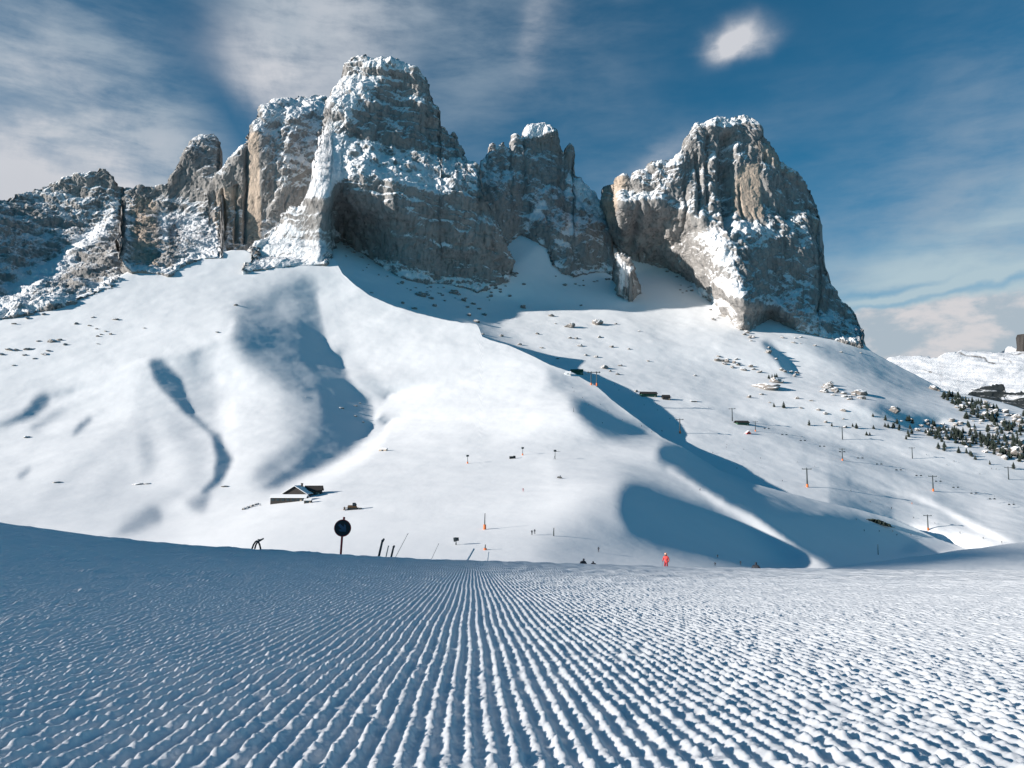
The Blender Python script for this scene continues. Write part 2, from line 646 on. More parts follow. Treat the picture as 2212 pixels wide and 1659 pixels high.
# ------------------------------------------------------------------ snow country
SH = -0.16        # tone of a slope turned off the sun
FH_TOP = [(-200, 725), (0, 682), (70, 668), (157, 645), (222, 618), (280, 585), (346, 585), (397, 565), (440, 555), (500, 540), (530, 540), (560, 556), (640, 560), (700, 558), (722, 558), (740, 590), (770, 617), (800, 638),
          (850, 660), (900, 675), (960, 690), (1000, 697), (1031, 699), (1036, 710), (1041, 726), (1062, 735), (1100, 745), (1150, 768),
          (1190, 788), (1240, 806), (1290, 835), (1320, 862), (1381, 908), (1430, 944), (1473, 964), (1513, 990), (1550, 1014),
          (1627, 1045), (1771, 1082), (1849, 1098), (1929, 1121), (1975, 1141), (2025, 1164), (2120, 1195), (2400, 1240)]
FH_BOT = [(-200, 1262), (2400, 1275)]
FH_C = [
    (-200, 1250, 400), (-200, 1150, 480), (-200, 900, 850), (-200, 690, 1200), (0, 1250, 350), (0, 1150, 450), (0, 1000, 660), (0, 900, 830), (0, 800, 980),
    (0, 700, 1130), (0, 640, 1220), (200, 1250, 320), (200, 1150, 430), (200, 1050, 560), (200, 950, 694), (200, 850, 855), (200, 750, 998), (200, 650, 1180),
    (200, 590, 1280), (400, 1250, 290), (400, 1150, 400), (400, 1080, 480), (400, 1000, 608), (400, 900, 770), (400, 800, 922), (400, 700, 1054), (400, 600, 1240),
    (400, 540, 1340), (550, 1250, 250), (550, 1100, 430), (550, 1000, 608), (550, 850, 855), (550, 700, 1064), (550, 600, 1290), (550, 520, 1420), (640, 1150, 340),
    (640, 1085, 450), (640, 1030, 620), (650, 680, 1180), (700, 600, 1320), (710, 545, 1440), (800, 1250, 211), (800, 1180, 259), (800, 1100, 355), (800, 1040, 489),
    (850, 950, 663), (850, 900, 766), (850, 850, 860), (850, 800, 943), (850, 750, 1036), (850, 700, 1140), (850, 660, 1233), (1000, 1250, 212), (1000, 1200, 252),
    (1000, 1150, 303), (1000, 1100, 371), (1000, 1050, 464), (1000, 1000, 566), (1000, 950, 645), (1000, 900, 735), (1000, 850, 825), (1000, 800, 927), (1000, 750, 1029),
    (1000, 697, 1142), (1200, 1250, 226), (1200, 1200, 273), (1200, 1150, 326), (1200, 1050, 472), (1200, 970, 612), (1200, 900, 717), (1200, 850, 811), (1200, 790, 930),
    (1290, 835, 870), (1290, 900, 753), (1290, 960, 635), (1400, 1250, 225), (1400, 1200, 270), (1400, 1100, 399), (1400, 1000, 525), (1400, 950, 598), (1400, 925, 672),
    (1550, 1250, 255), (1550, 1200, 320), (1550, 1100, 480), (1550, 1017, 620), (1771, 1250, 310), (1771, 1200, 420), (1771, 1150, 530), (1771, 1084, 660), (2025, 1250, 350),
    (2025, 1200, 470), (2025, 1164, 550), (2300, 1260, 300), (2300, 1225, 380), (700, 1000, 715), (790, 940, 850), (805, 870, 960), (735, 770, 1060), (640, 860, 850),
    (640, 780, 960),
]
FH_T = [
    # broad light and grey
    ([(-300, 600), (720, 500), (700, 700), (500, 700), (250, 800), (-300, 900)], 0.299, 40),
    ([(820, 700), (1040, 690), (1180, 800), (1200, 900), (900, 950), (820, 900), (760, 770), (740, 620)], 0.365, 30),
    ([(-300, 1130), (300, 1060), (420, 1120), (300, 1180), (-300, 1190)], 0.246, 30),
    ([(560, 1130), (1000, 1080), (1250, 1130), (1250, 1260), (560, 1260)], 0.264, 30),
    ([(690, 1025), (820, 960), (1000, 940), (1180, 960), (1180, 1060), (900, 1080), (700, 1075)], 0.273, 25),
    # half shade round the gullies
    ([(365, 776), (456, 751), (478, 809), (458, 926), (412, 890), (382, 820)], 0.19, 13),
    ([(300, 790), (345, 850), (430, 920), (452, 960), (452, 1040), (420, 1070), (400, 1000), (340, 900)], 0.22, 16),
    ([(500, 650), (620, 600), (690, 600), (720, 720), (790, 830), (810, 930), (700, 1010), (560, 1040), (610, 960), (600, 850), (510, 770)], 0.17, 22),
    (strip([(292, 905), (312, 950), (328, 1000), (308, 1020)], 5, 8), 0.14, 7),
    (strip([(240, 960), (175, 1010), (110, 1070), (85, 1110)], 9), 0.23, 12),
    (strip([(400, 1060), (330, 1092), (262, 1130)], 9), 0.17, 10),
    (strip([(210, 850), (150, 880), (60, 935)], 6), 0.22, 8),
    (strip([(120, 800), (60, 840), (0, 870)], 8), 0.26, 10),
    # long gully right of the spur
    ([(508, 672), (560, 640), (640, 606), (668, 592), (690, 640), (706, 720), (700, 790), (640, 790), (560, 780), (522, 770), (512, 720)], 0.06, 10),
    ([(510, 690), (545, 705), (600, 690), (655, 700), (690, 730), (690, 860), (700, 960), (640, 1000), (560, 1050), (542, 1040), (560, 1005), (640, 960), (668, 905), (650, 862), (590, 815), (540, 785), (516, 740)], -0.02, 14),
    ([(640, 700), (668, 712), (690, 722), (702, 748), (722, 764), (729, 736), (743, 786), (768, 834), (799, 846), (802, 867), (812, 901), (799, 944), (765, 979), (691, 1021), (612, 1053),
      (560, 1056), (640, 1000), (690, 940), (690, 860), (660, 790)], -0.07, 6),
    (strip([(690, 628), (702, 690), (716, 745), (724, 764)], 5, 2), 0.34, 3),
    (strip([(506, 868), (497, 915), (511, 985), (490, 1030), (440, 1072), (432, 1102)], 6, 4), 0.40, 4),
    (strip([(318, 772), (406, 757), (490, 722), (505, 690)], 5), 0.38, 4),
    (strip([(330, 782), (410, 768), (470, 742)], 4), 0.14, 5),
    (strip([(320, 800), (300, 890), (322, 940), (332, 1000), (306, 1015)], 12), 0.22, 14),
    (strip([(330, 900), (220, 970), (110, 1080)], 14), 0.25, 14),
    (strip([(280, 860), (170, 930), (60, 1010)], 12), 0.36, 14),
    (strip([(440, 820), (440, 880), (455, 905)], 8), 0.22, 10),
    (strip([(760, 1094), (850, 1104), (960, 1104), (1060, 1095), (1110, 1085)], 4), 0.38, 3),
    (strip([(700, 1090), (850, 1112), (960, 1118), (1040, 1130)], 5), 0.24, 4),
    (strip([(900, 1010), (1020, 990), (1200, 968), (1300, 955)], 7), 0.25, 6),
    ([(600, 640), (640, 650), (640, 690), (600, 690)], 0.16, 10),
    ([(700, 600), (722, 640), (728, 700), (742, 752), (722, 762), (706, 730), (690, 650)], 0.317, 6),
    (strip([(745, 770), (775, 830), (812, 860), (822, 900), (806, 950), (760, 990), (690, 1030), (610, 1065)], 12), 0.35, 8),
    # second scoop
    ([(318, 778), (345, 772), (391, 816), (406, 860), (424, 897), (457, 930), (477, 940), (484, 962), (503, 991), (490, 1024), (476, 1046), (442, 1068),
      (430, 1062), (460, 1035), (466, 988), (458, 946), (430, 915), (395, 890), (362, 858), (335, 825)], -0.05, 4),
    ([(406, 762), (440, 752), (430, 790), (410, 790)], 0.088, 8),
    ([(484, 905), (500, 880), (515, 930), (505, 990), (488, 955)], 0.370, 5),
    ([(395, 1085), (455, 1065), (450, 1090), (436, 1105), (415, 1100)], 0.044, 6),
    # small scoops on the left
    ([(-40, 935), (0, 913), (47, 893), (80, 853), (110, 849), (106, 875), (73, 902), (20, 918)], -0.03, 5),
    ([(110, 850), (165, 838), (160, 846), (112, 860)], 0.106, 4),
    ([(152, 945), (170, 915), (200, 896), (196, 912), (172, 932)], 0.000, 4),
    ([(60, 925), (140, 880), (136, 888), (80, 930)], 0.106, 5),
    ([(240, 1158), (280, 1125), (330, 1092), (350, 1105), (352, 1130), (300, 1148)], 0.035, 7),
    ([(300, 930), (322, 950), (330, 1000), (310, 1015), (304, 980)], 0.141, 10),
    ([(34, 1030), (65, 1010), (64, 1020), (44, 1034)], 0.026, 4),
    ([(270, 960), (300, 1030), (220, 1100), (150, 1120), (200, 1060)], 0.238, 20),
    # knoll and its right side
    ([(1225, 850), (1256, 860), (1300, 880), (1350, 905), (1400, 925), (1440, 950), (1400, 958), (1330, 950), (1285, 932), (1250, 900)], SH, 10),
    ([(1180, 792), (1240, 806), (1290, 838), (1320, 866), (1381, 912), (1430, 946), (1460, 968), (1400, 935), (1330, 890), (1260, 850), (1190, 840)], 0.150, 8),
    ([(1200, 960), (1300, 950), (1390, 955), (1420, 965), (1410, 1000), (1330, 1040), (1200, 1050)], 0.238, 10),
    ([(1300, 1050), (1400, 1000), (1500, 1040), (1620, 1120), (1760, 1215), (1700, 1240), (1200, 1240), (1150, 1200)], 0.106, 30),
    ([(1430, 950), (1473, 962), (1513, 990), (1550, 1018), (1627, 1056), (1771, 1100), (1849, 1116), (1929, 1138), (2010, 1178), (2040, 1235), (1780, 1240),
      (1640, 1130), (1540, 1075), (1470, 1030), (1415, 990)], SH, 8),
    ([(1340, 1045), (1372, 1040), (1420, 1060), (1470, 1085), (1520, 1098), (1590, 1130), (1640, 1170), (1720, 1222), (1600, 1222), (1480, 1190), (1360, 1160),
      (1335, 1110)], SH, 12),
    ([(1260, 1105), (1310, 1130), (1380, 1165), (1420, 1180), (1380, 1182), (1300, 1150)], 0.026, 10),
    (strip([(1440, 1012), (1500, 1050), (1560, 1090), (1618, 1120), (1688, 1175), (1765, 1226), (1800, 1250)], 5, 16), 0.334, 4),
    ([(1950, 1178), (2000, 1168), (2030, 1178), (2010, 1192), (1945, 1196)], 0.194, 8),
    ([(1900, 1130), (2050, 1180), (2100, 1195), (2020, 1195), (1930, 1160)], 0.018, 6),
]
FH = Relief(-200, 2400, 500, 1290, FH_C, 0.335, FH_T, g=4, eps=900, mu=2.5, iters=14, gam=0.0022, dom=(FH_TOP, FH_BOT), ncg=120)

BS_TOP = [(688, 600), (706, 575), (722, 495), (760, 480), (1000, 520), (1090, 470), (1180, 430), (1250, 470), (1330, 470), (1450, 520), (1600, 600), (1700, 650), (1820, 700), (1862, 740),
          (1885, 760), (1940, 790), (2000, 822), (2040, 843), (2070, 850), (2100, 855), (2160, 868), (2212, 884), (2400, 930)]
BS_BOT = [(688, 612), (710, 615), (740, 640), (800, 690), (900, 725), (1000, 750), (1040, 775), (1190, 840), (1290, 890), (1430, 1000), (1550, 1075), (1771, 1140), (2025, 1215), (2400, 1275)]
BS_C = [
    (560, 480, 1560), (720, 500, 1500), (720, 700, 1260), (900, 600, 1480), (900, 700, 1320), (1050, 620, 1450), (1150, 480, 1720), (1150, 600, 1500),
    (1150, 700, 1210), (1300, 500, 1700), (1300, 600, 1500), (1300, 700, 1270), (1450, 540, 1620), (1450, 600, 1480), (1450, 700, 1290), (1600, 620, 1560),
    (1600, 700, 1370), (1700, 660, 1560), (1750, 740, 1430), (1750, 800, 1250), (1750, 900, 990), (1750, 1000, 790), (1862, 748, 1530), (1900, 850, 1190),
    (1900, 950, 975), (1900, 1050, 815), (2050, 852, 1460), (2050, 900, 1180), (2050, 950, 1030), (2050, 1000, 890), (2050, 1100, 760), (2050, 1150, 690),
    (2050, 1250, 480), (2212, 890, 1320), (2212, 930, 1100), (2212, 1000, 920), (2212, 1100, 740), (2212, 1160, 640), (2400, 930, 1250), (2400, 1100, 680),
    (2400, 1260, 400),
]
# just behind the crest of the front hill the ground carries on at almost the same distance
for _u, _v in [c for c in FH_TOP if 740 <= c[0] <= 1020][::2]:
    BS_C += [(_u, _v + 30, float(FH.depth(_u, _v)) * 1.10)]
_slope = SUN[2] / -SUN[0]
for _u, _v in [c for c in FH_TOP if 1780 < c[0] <= 2130]:
    BS_C += [(_u, _v - 3, float(FH.depth(_u, _v)) * 1.07)]
for _k, (_u, _v) in enumerate([c for c in FH_TOP if 1036 <= c[0] <= 1780]):
    _d = float(FH.depth(_u, _v))
    BS_C += [(_u, _v - 3, _d * 1.02), (_u, _v + 40, float(FH.depth(_u, _v + 40)) * 1.06), (_u, _v + 120, float(FH.depth(_u, _v + 120)) * 1.12)]
    # and it stays high enough beyond the crest for the sun to reach it
    if _u < 1440 and _k % 2 == 0:
        BS_C += [(_u + _e, _v + _slope * _e - 12, _d * (0.985 - 0.0002 * _e)) for _e in (70, 170, 290)]
BS_T = [
    # shade under the tallest tower
    ([(722, 500), (800, 550), (870, 590), (950, 605), (1035, 625), (1100, 590), (1180, 520), (1330, 500), (1400, 550), (1420, 575), (1350, 602), (1290, 634), (1246, 666), (1200, 681),
      (1137, 687), (1085, 699), (1100, 716), (1140, 745), (1190, 780), (1180, 800), (1100, 760), (1040, 740), (1020, 710), (900, 690), (780, 650), (720, 590)], -0.02, 6),
    ([(1100, 620), (1300, 600), (1520, 620), (1640, 740), (1700, 850), (1500, 850), (1200, 780), (1060, 720)], 0.225, 20),
    ([(1500, 640), (1560, 700), (1560, 780), (1480, 760), (1440, 680)], 0.27, 15),
    ([(1560, 770), (1680, 790), (1850, 860), (2000, 960), (2100, 1000), (1900, 1000), (1750, 930), (1640, 880)], 0.28, 14),
    ([(2050, 930), (2260, 940), (2300, 1010), (2150, 1010), (2060, 990)], 0.27, 12),
    ([(1640, 735), (1664, 742), (1700, 775), (1724, 810), (1700, 806), (1672, 775)], SH, 3),
    ([(1829, 868), (1909, 876), (1975, 891), (2039, 909), (2009, 921), (1962, 924), (1925, 904), (1875, 880)], SH, 4),
    ([(1664, 690), (1690, 700), (1760, 780), (1850, 830), (1950, 870), (1860, 850), (1740, 800)], 0.25, 8),
    ([(1720, 735), (1862, 750), (2000, 822), (2060, 850), (1960, 850), (1840, 810)], 0.03, 10),
    (strip([(1760, 760), (1850, 822), (1960, 872)], 8, 5), 0.14, 6),
    # pistes
    ([(1440, 900), (1640, 930), (1900, 1000), (2260, 1060), (2260, 1200), (2020, 1160), (1770, 1080), (1550, 1010)], 0.21, 12),
    ([(1500, 878), (1700, 930), (2000, 1010), (2212, 1065), (2212, 1085), (1960, 1030), (1700, 960)], 0.13, 9),
    (strip([(1840, 1034), (1902, 1055), (1966, 1070), (2032, 1098), (2097, 1134), (2153, 1158), (2212, 1176)], 4, 7), 0.34, 3),
    (strip([(1830, 1042), (1900, 1068), (1966, 1084), (2032, 1112), (2097, 1150), (2153, 1172)], 4, 5), 0.12, 3),
    (strip([(2015, 1078), (2090, 1112), (2160, 1150), (2212, 1172)], 4, 5), 0.10, 3),
    (strip([(1480, 860), (1560, 876), (1650, 905), (1700, 918)], 3, 4), 0.36, 2),
    (strip([(1788, 950), (1830, 959), (1868, 969)], 3, 4), 0.36, 2),
    (strip([(1640, 905), (1760, 950), (1850, 975), (1960, 1012)], 4, 4), 0.13, 4),
    ([(2080, 1060), (2260, 1100), (2260, 1150), (2150, 1110)], 0.25, 10),
    (strip([(1330, 640), (1420, 740), (1500, 830), (1580, 890)], 14, 12), 0.18, 14),
]
BS = Relief(560, 2400, 420, 1290, BS_C, 0.25, BS_T, g=4, eps=1500, mu=2.0, iters=13, gam=0.0007, dom=(BS_TOP, BS_BOT), ncg=100)



def tuck_behind():
    """the back slope has to pass under the front hill, not through it"""
    ft = np.interp(BS.us, [a for a, b in FH_TOP], [b for a, b in FH_TOP])
    Ff = np.log(FH.depth(BS.U, np.maximum(BS.V, ft[None] + 1)))
    band = (BS.V > ft[None] - 3) & (BS.V < ft[None] + 26)
    need = np.where(band, Ff + 0.006 - BS.L, 0).max(0)
    for _ in range(2):                           # widen, then smooth
        need = np.maximum(need, np.maximum(np.roll(need, 4), np.roll(need, -4)))
    need = blur(need[None].repeat(3, 0), 9)[1]
    lead = need[BS.us < 1036].max()
    k = np.clip((2000 - BS.us) / 960.0, 0, 1)
    lift = np.maximum(lead * (0.5 * k + 0.5 * k * k * (3 - 2 * k)), 0)
    BS.L = BS.L + lift[None]
    need = np.maximum(need - lift, 0)
    need = np.where(BS.us < 1036, 0, need)
    BS.L = BS.L + need[None] * np.exp(-np.maximum(ft[None] - BS.V, 0) / 60.0)
    low = BS.V > ft[None]
    BS.L = np.where(low, np.maximum(BS.L, Ff + 0.004 + 0.0009 * (BS.V - ft[None])), BS.L)


tuck_behind()


def snow_disp(amp, seed):
    def f(P, U, V, n):
        d = np.linalg.norm(P, axis=-1)
        w = np.clip(d / 900, 0.15, 1)
        return amp * w * (fbm(P / 60, 3, seed) * 1.0 + fbm(P / 26, 3, seed + 3) * 0.22 + fbm(P / np.array([5.0, 9.0, 5.0]), 3, seed + 5) * 0.07)
    return f


setting(relief_mesh("snow_hill", FH, FH_TOP, FH_BOT, 3.0, 330, M_SNOW, snow_disp(0.8, 1), back=160, drop=0.75, jag=0.8, seed=3),
        "smooth sunlit snow hill with wind scooped gullies below the rock towers")
setting(relief_mesh("snow_slope", BS, BS_TOP, BS_BOT, 3.0, 300, M_SNOW, snow_disp(0.9, 2), back=300, drop=0.5, jag=0.6, seed=4),
        "broad snow slope with ski pistes under the right hand rock tower")

# bank in the shade on the right, closer by
NB = Relief(1600, 2400, 1150, 1290, [(1600, 1240, 70), (1600, 1280, 45), (1800, 1228, 95), (1800, 1260, 60), (2000, 1200, 125), (2000, 1250, 70), (2212, 1170, 150), (2212, 1250, 75),
                                     (2400, 1150, 170), (2400, 1260, 75)], -0.02, [], g=5, eps=300)
setting(relief_mesh("snow_bank", NB, [(1600, 1245), (1740, 1232), (1800, 1226), (1900, 1212), (2000, 1199), (2100, 1185), (2212, 1170), (2400, 1150)], [(1600, 1282), (2400, 1282)],
                    4.0, 60, M_SNOW, lambda P, U, V, n: 0.12 * fbm(P / 6, 4, 8), back=60, drop=0.5, jag=0.3), "low shaded snow bank beyond the piste edge")

# ------------------------------------------------------------------ rock
def base_ctrl(bot, layers, extra):
    c = []
    for (u, v) in bot:
        ft = np.interp(u, [a for a, b in FH_TOP], [b for a, b in FH_TOP])
        d = BS.depth(u, v) if u >= 560 and v < ft - 2 else FH.depth(u, max(v, ft))
        if layers == [BS]:
            d = BS.depth(u, v)
        c += [(u, v, float(d)), (u, v + 28, float(d) + 2)]
    return c + extra


def terrace(z, lam, soft=0.22):
    """saw profile: walls that lean out, then a ledge that steps back"""
    f = z / lam
    f = f - np.floor(f)
    return np.where(f < 1 - soft, f / (1 - soft), (1 - f) / soft) - 0.5


def rock_disp(k=1.0, seed=0, strata=1.0, cracks=1.0, smooth_polys=(), clefts=()):
    def f(P, U, V, n):
        low = fbm(P / 70, 3, seed)
        w = low[..., None] * np.array([10, 10, 7]) + fbm(P / 18, 2, seed + 8)[..., None] * 2.5
        p = P + w
        # buttresses and clefts, drawn out downwards
        c1 = perlin(p * np.array([1, 1, 0.22]) / 62, seed + 1)
        c2 = perlin(p * np.array([1, 1, 0.20]) / 24, seed + 2)
        c3 = perlin(p * np.array([1, 1, 0.30]) / 10, seed + 3)
        d = cracks * (13 * np.clip(np.abs(c1), 0, 0.5) - 4 + 7.5 * np.clip(np.abs(c2), 0, 0.4) + 2.6 * np.clip(np.abs(c3), 0, 0.4))
        d = d + 8 * low
        # benches: dipping beds that die out along the wall
        bed = p[..., 2] + 0.12 * p[..., 0]
        m1 = np.clip(0.55 + 1.1 * perlin(p * np.array([1, 1, 1.5]) / 80, seed + 4), 0, 1.2)
        m2 = np.clip(0.45 + 1.2 * perlin(p * np.array([1, 1, 1.5]) / 34, seed + 5), 0, 1.2)
        d = d + strata * (7.0 * m1 * terrace(bed + 9 * perlin(p / 45, seed + 6), 31) + 3.4 * m2 * terrace(bed + 4 * perlin(p / 20, seed + 7), 12.5))
        v2, e2 = cells(p * np.array([1, 1, 0.7]) / 15, seed + 3)
        d = d + 2.6 * (v2 - 0.5) * np.clip(e2 * 4, 0, 1)
        v3, e3 = cells(p * np.array([1, 1, 0.8]) / 6.0, seed + 4)
        d = d + 1.9 * (v3 - 0.5)
        d = d + 2.0 * (ridged(p * np.array([1, 1, .6]) / 9, 3, seed + 6) - .6)
        if smooth_polys:
            m = np.zeros(U.shape)
            for poly in smooth_polys:
                m = np.maximum(m, inside(poly, U, V))
            d = d * (1 - 0.66 * blur(m, 3))
        for poly, dep, soft in clefts:
            d = d - dep / k * blur(inside(poly, U, V).astype(float), soft)
        return k * d
    return f


def rock_attr(snow0=0.0, snow_polys=(), warm_polys=(), warm0=0.0, slope_k=1.35, slope_0=0.12):
    def f(P, U, V):
        n = grid_normals(P)
        if n[:n.shape[0] // 2].mean((0, 1))[1] > 0:
            n = -n
        nz = 0.45 * n[..., 2] + 0.8 * blur(n[..., 2], 2.5)
        s = snow0 + 0.12 + slope_k * (nz - slope_0 - 0.62 * np.clip(blur(n[..., 2], 14), 0, 1))
        s = s + 0.16 + 0.22 * fbm(P / np.array([80, 80, 60]), 3, 71) + 0.10 * fbm(P / 14, 2, 72)
        for poly, val, soft in snow_polys:
            s = s + val * blur(inside(poly, U, V).astype(float), soft)
        w = np.full(U.shape, float(warm0))
        for poly, val, soft in warm_polys:
            m = blur(inside(poly, U, V).astype(float), soft)
            w = w * (1 - m) + val * m
        return {'snow': s, 'warm': w}
    return f


PEAKS = {}


def peak(name, label, top, bot, layers, ctrl, tone0, tones, du=1.5, nt=300, k=1.0, seed=0, strata=1.0, cracks=1.0, attr=None, smooth_polys=(), clefts=(), push=None, back=260, drop=2.0,
         jag=2.5, R=16, eps=450, mu=0.8, g=3.0, foot=None):
    us = [p[0] for p in top]
    vs = [p[1] for p in top] + [p[1] for p in bot]
    c = ([(u, v, foot) for u, v in bot] + ctrl) if foot else base_ctrl(bot, layers, ctrl)
    Rl = Relief(min(us) - 12, max(us) + 12, min(vs) - 24, max(vs) + 44, c, tone0, tones, g=g, eps=eps, mu=mu, roundoff=(top, R), iters=6, ncg=150, lag=True)
    if not foot:                                # seat the foot of the wall on the snow again
        ub = np.array([p[0] for p in bot], float)
        vb = np.interp(Rl.us, ub, [p[1] for p in bot])
        db = np.interp(Rl.us, ub, [math.log(p[2]) for p in c[:2 * len(bot):2]])
        j = np.clip(((vb - Rl.vs[0]) / g).astype(int), 0, len(Rl.vs) - 1)
        dl = db - Rl.L[j, np.arange(len(Rl.us))]
        m = float(np.median(dl))
        dl = blur((dl - m)[None].repeat(3, 0), 4)[1]
        fall = np.exp(-(np.maximum(vb[None] - Rl.V, 0) / 110.0) ** 2)
        Rl.L = Rl.L + m + dl[None] * fall
        Lb = Rl.L[j, np.arange(len(Rl.us))][None]
        ftu = np.interp(Rl.us, [a for a, b in FH_TOP], [b for a, b in FH_TOP])[None]
        sn = np.where(Rl.V > ftu, np.log(FH.depth(Rl.U, np.maximum(Rl.V, ftu))), np.where(Rl.U > 690, np.log(BS.depth(Rl.U, Rl.V)), 9.9))
        up = vb[None] - Rl.V
        lim = sn - 0.00012 * up - 0.004 + np.maximum(up - 75, 0) * 0.01
        Rl.L = np.where(Rl.V < vb[None] - 2, np.minimum(Rl.L, lim), Rl.L)
        Rl.L = np.where(Rl.V > vb[None], np.maximum(Rl.L, Lb + 0.0010 * (Rl.V - vb[None])), Rl.L)
    if push:
        k_ = np.clip((Rl.U - push[0]) / (push[1] - push[0]), 0, 1)
        Rl.L = Rl.L + push[2] * k_ * k_ * (3 - 2 * k_)
    b2 = [(u, v + 26) for u, v in bot]
    ub_, vb_ = [p[0] for p in bot], [p[1] for p in bot]

    def attr2(P, U, V):                          # drifts cling to the foot of the wall
        A = attr(P, U, V)
        up = np.maximum(np.interp(U, ub_, vb_) - V, 0)
        A['snow'] = A['snow'] + 0.85 * np.exp(-(up / 15.0) ** 2) * np.clip(0.35 + 1.1 * fbm(P / 24, 3, seed + 40), 0, 1.3)
        return A
    o = relief_mesh(name, Rl, top, b2, du, nt, M_ROCK, rock_disp(k, seed, strata, cracks, smooth_polys, clefts), attr2, back=back, drop=drop, jag=jag, seed=seed, nb=24)
    print(label[:30], 'tone rms', float(np.sqrt(((Rl.S - Rl.T) ** 2).mean())))
    PEAKS[label] = Rl
    return setting(o, label)


MT_TOP = [(524, 580), (545, 550), (565, 522), (590, 492), (612, 467), (628, 448), (640, 452), (652, 446), (660, 425), (668, 405), (675, 385), (682, 350), (690, 320), (697, 290),
          (703, 268), (708, 240), (712, 215), (718, 192), (728, 180), (737, 167), (742, 150), (752, 137), (770, 128), (790, 124), (830, 125), (855, 129), (870, 137),
          (893, 147), (905, 158), (918, 170), (925, 190), (933, 210), (938, 222), (945, 228), (950, 240), (952, 272), (962, 276), (970, 290), (982, 285), (986, 300),
          (990, 310), (1000, 322), (1010, 345), (1020, 350), (1030, 362), (1036, 378), (1040, 395), (1045, 415), (1055, 440), (1062, 470), (1075, 500), (1085, 530),
          (1100, 548), (1106, 565), (1110, 590)]
MT_BOT = [(524, 592), (560, 585), (600, 578), (660, 574), (700, 574), (714, 562), (720, 512), (740, 520), (770, 542), (800, 556), (815, 568), (840, 588), (880, 606), (950, 614),
          (1000, 620), (1030, 634), (1060, 620), (1085, 606), (1110, 596)]
peak("mountain_peak", "tallest rock tower, domed and snow dusted, with a sunlit left edge", MT_TOP, MT_BOT, [FH, BS],
     [(800, 124, 1700), (760, 200, 1660), (900, 200, 1660), (850, 300, 1610), (720, 300, 1600), (950, 330, 1590), (850, 340, 1560), (1020, 400, 1540), (850, 420, 1490),
      (720, 420, 1500), (680, 450, 1500), (980, 480, 1480), (1090, 560, 1500)],
     -0.14, [
    ([(524, 580), (565, 522), (628, 448), (655, 440), (690, 320), (708, 240), (735, 168), (770, 128), (850, 126), (830, 150), (795, 178), (768, 205), (752, 240), (742, 280),
      (736, 330), (738, 380), (728, 418), (705, 440), (720, 470), (712, 520), (694, 562), (640, 580)], 0.46, 3),
    ([(770, 150), (870, 140), (925, 200), (930, 260), (880, 250), (820, 200)], 0.05, 8),
    ([(740, 300), (830, 310), (930, 330), (1030, 370), (1040, 420), (960, 420), (850, 395), (740, 400)], 0.08, 8),
    ([(820, 260), (842, 262), (845, 300), (838, 322), (826, 300)], 0.3, 3),
    ([(1000, 350), (1036, 372), (1046, 420), (1020, 430), (990, 390)], 0.22, 5),
    ([(720, 440), (1000, 470), (1090, 560), (1050, 620), (850, 590), (730, 520)], -0.24, 8)],
     nt=420, k=1.0, seed=10, strata=0.9, cracks=1.2,
     smooth_polys=[[(535, 580), (600, 492), (642, 455), (690, 330), (735, 290), (738, 420), (715, 465), (702, 575)]],
     attr=rock_attr(-0.04, [([(524, 590), (628, 440), (690, 300), (740, 150), (860, 120), (900, 160), (800, 190), (750, 300), (745, 380), (735, 430), (700, 450), (715, 500), (690, 580)], 0.50, 8),
                            ([(738, 300), (850, 325), (1000, 350), (1045, 430), (900, 430), (800, 410), (740, 400)], 0.34, 10),
                            ([(860, 430), (960, 420), (950, 470), (880, 500), (850, 470)], 0.15, 10),
                            ([(760, 130), (930, 200), (940, 240), (800, 240), (740, 260)], 0.16, 10),
                            ([(730, 430), (1000, 500), (1100, 570), (1040, 640), (800, 600), (720, 520)], 0.09, 12)],
                    [([(800, 500), (1000, 540), (1010, 620), (880, 600)], 0.25, 10)]))

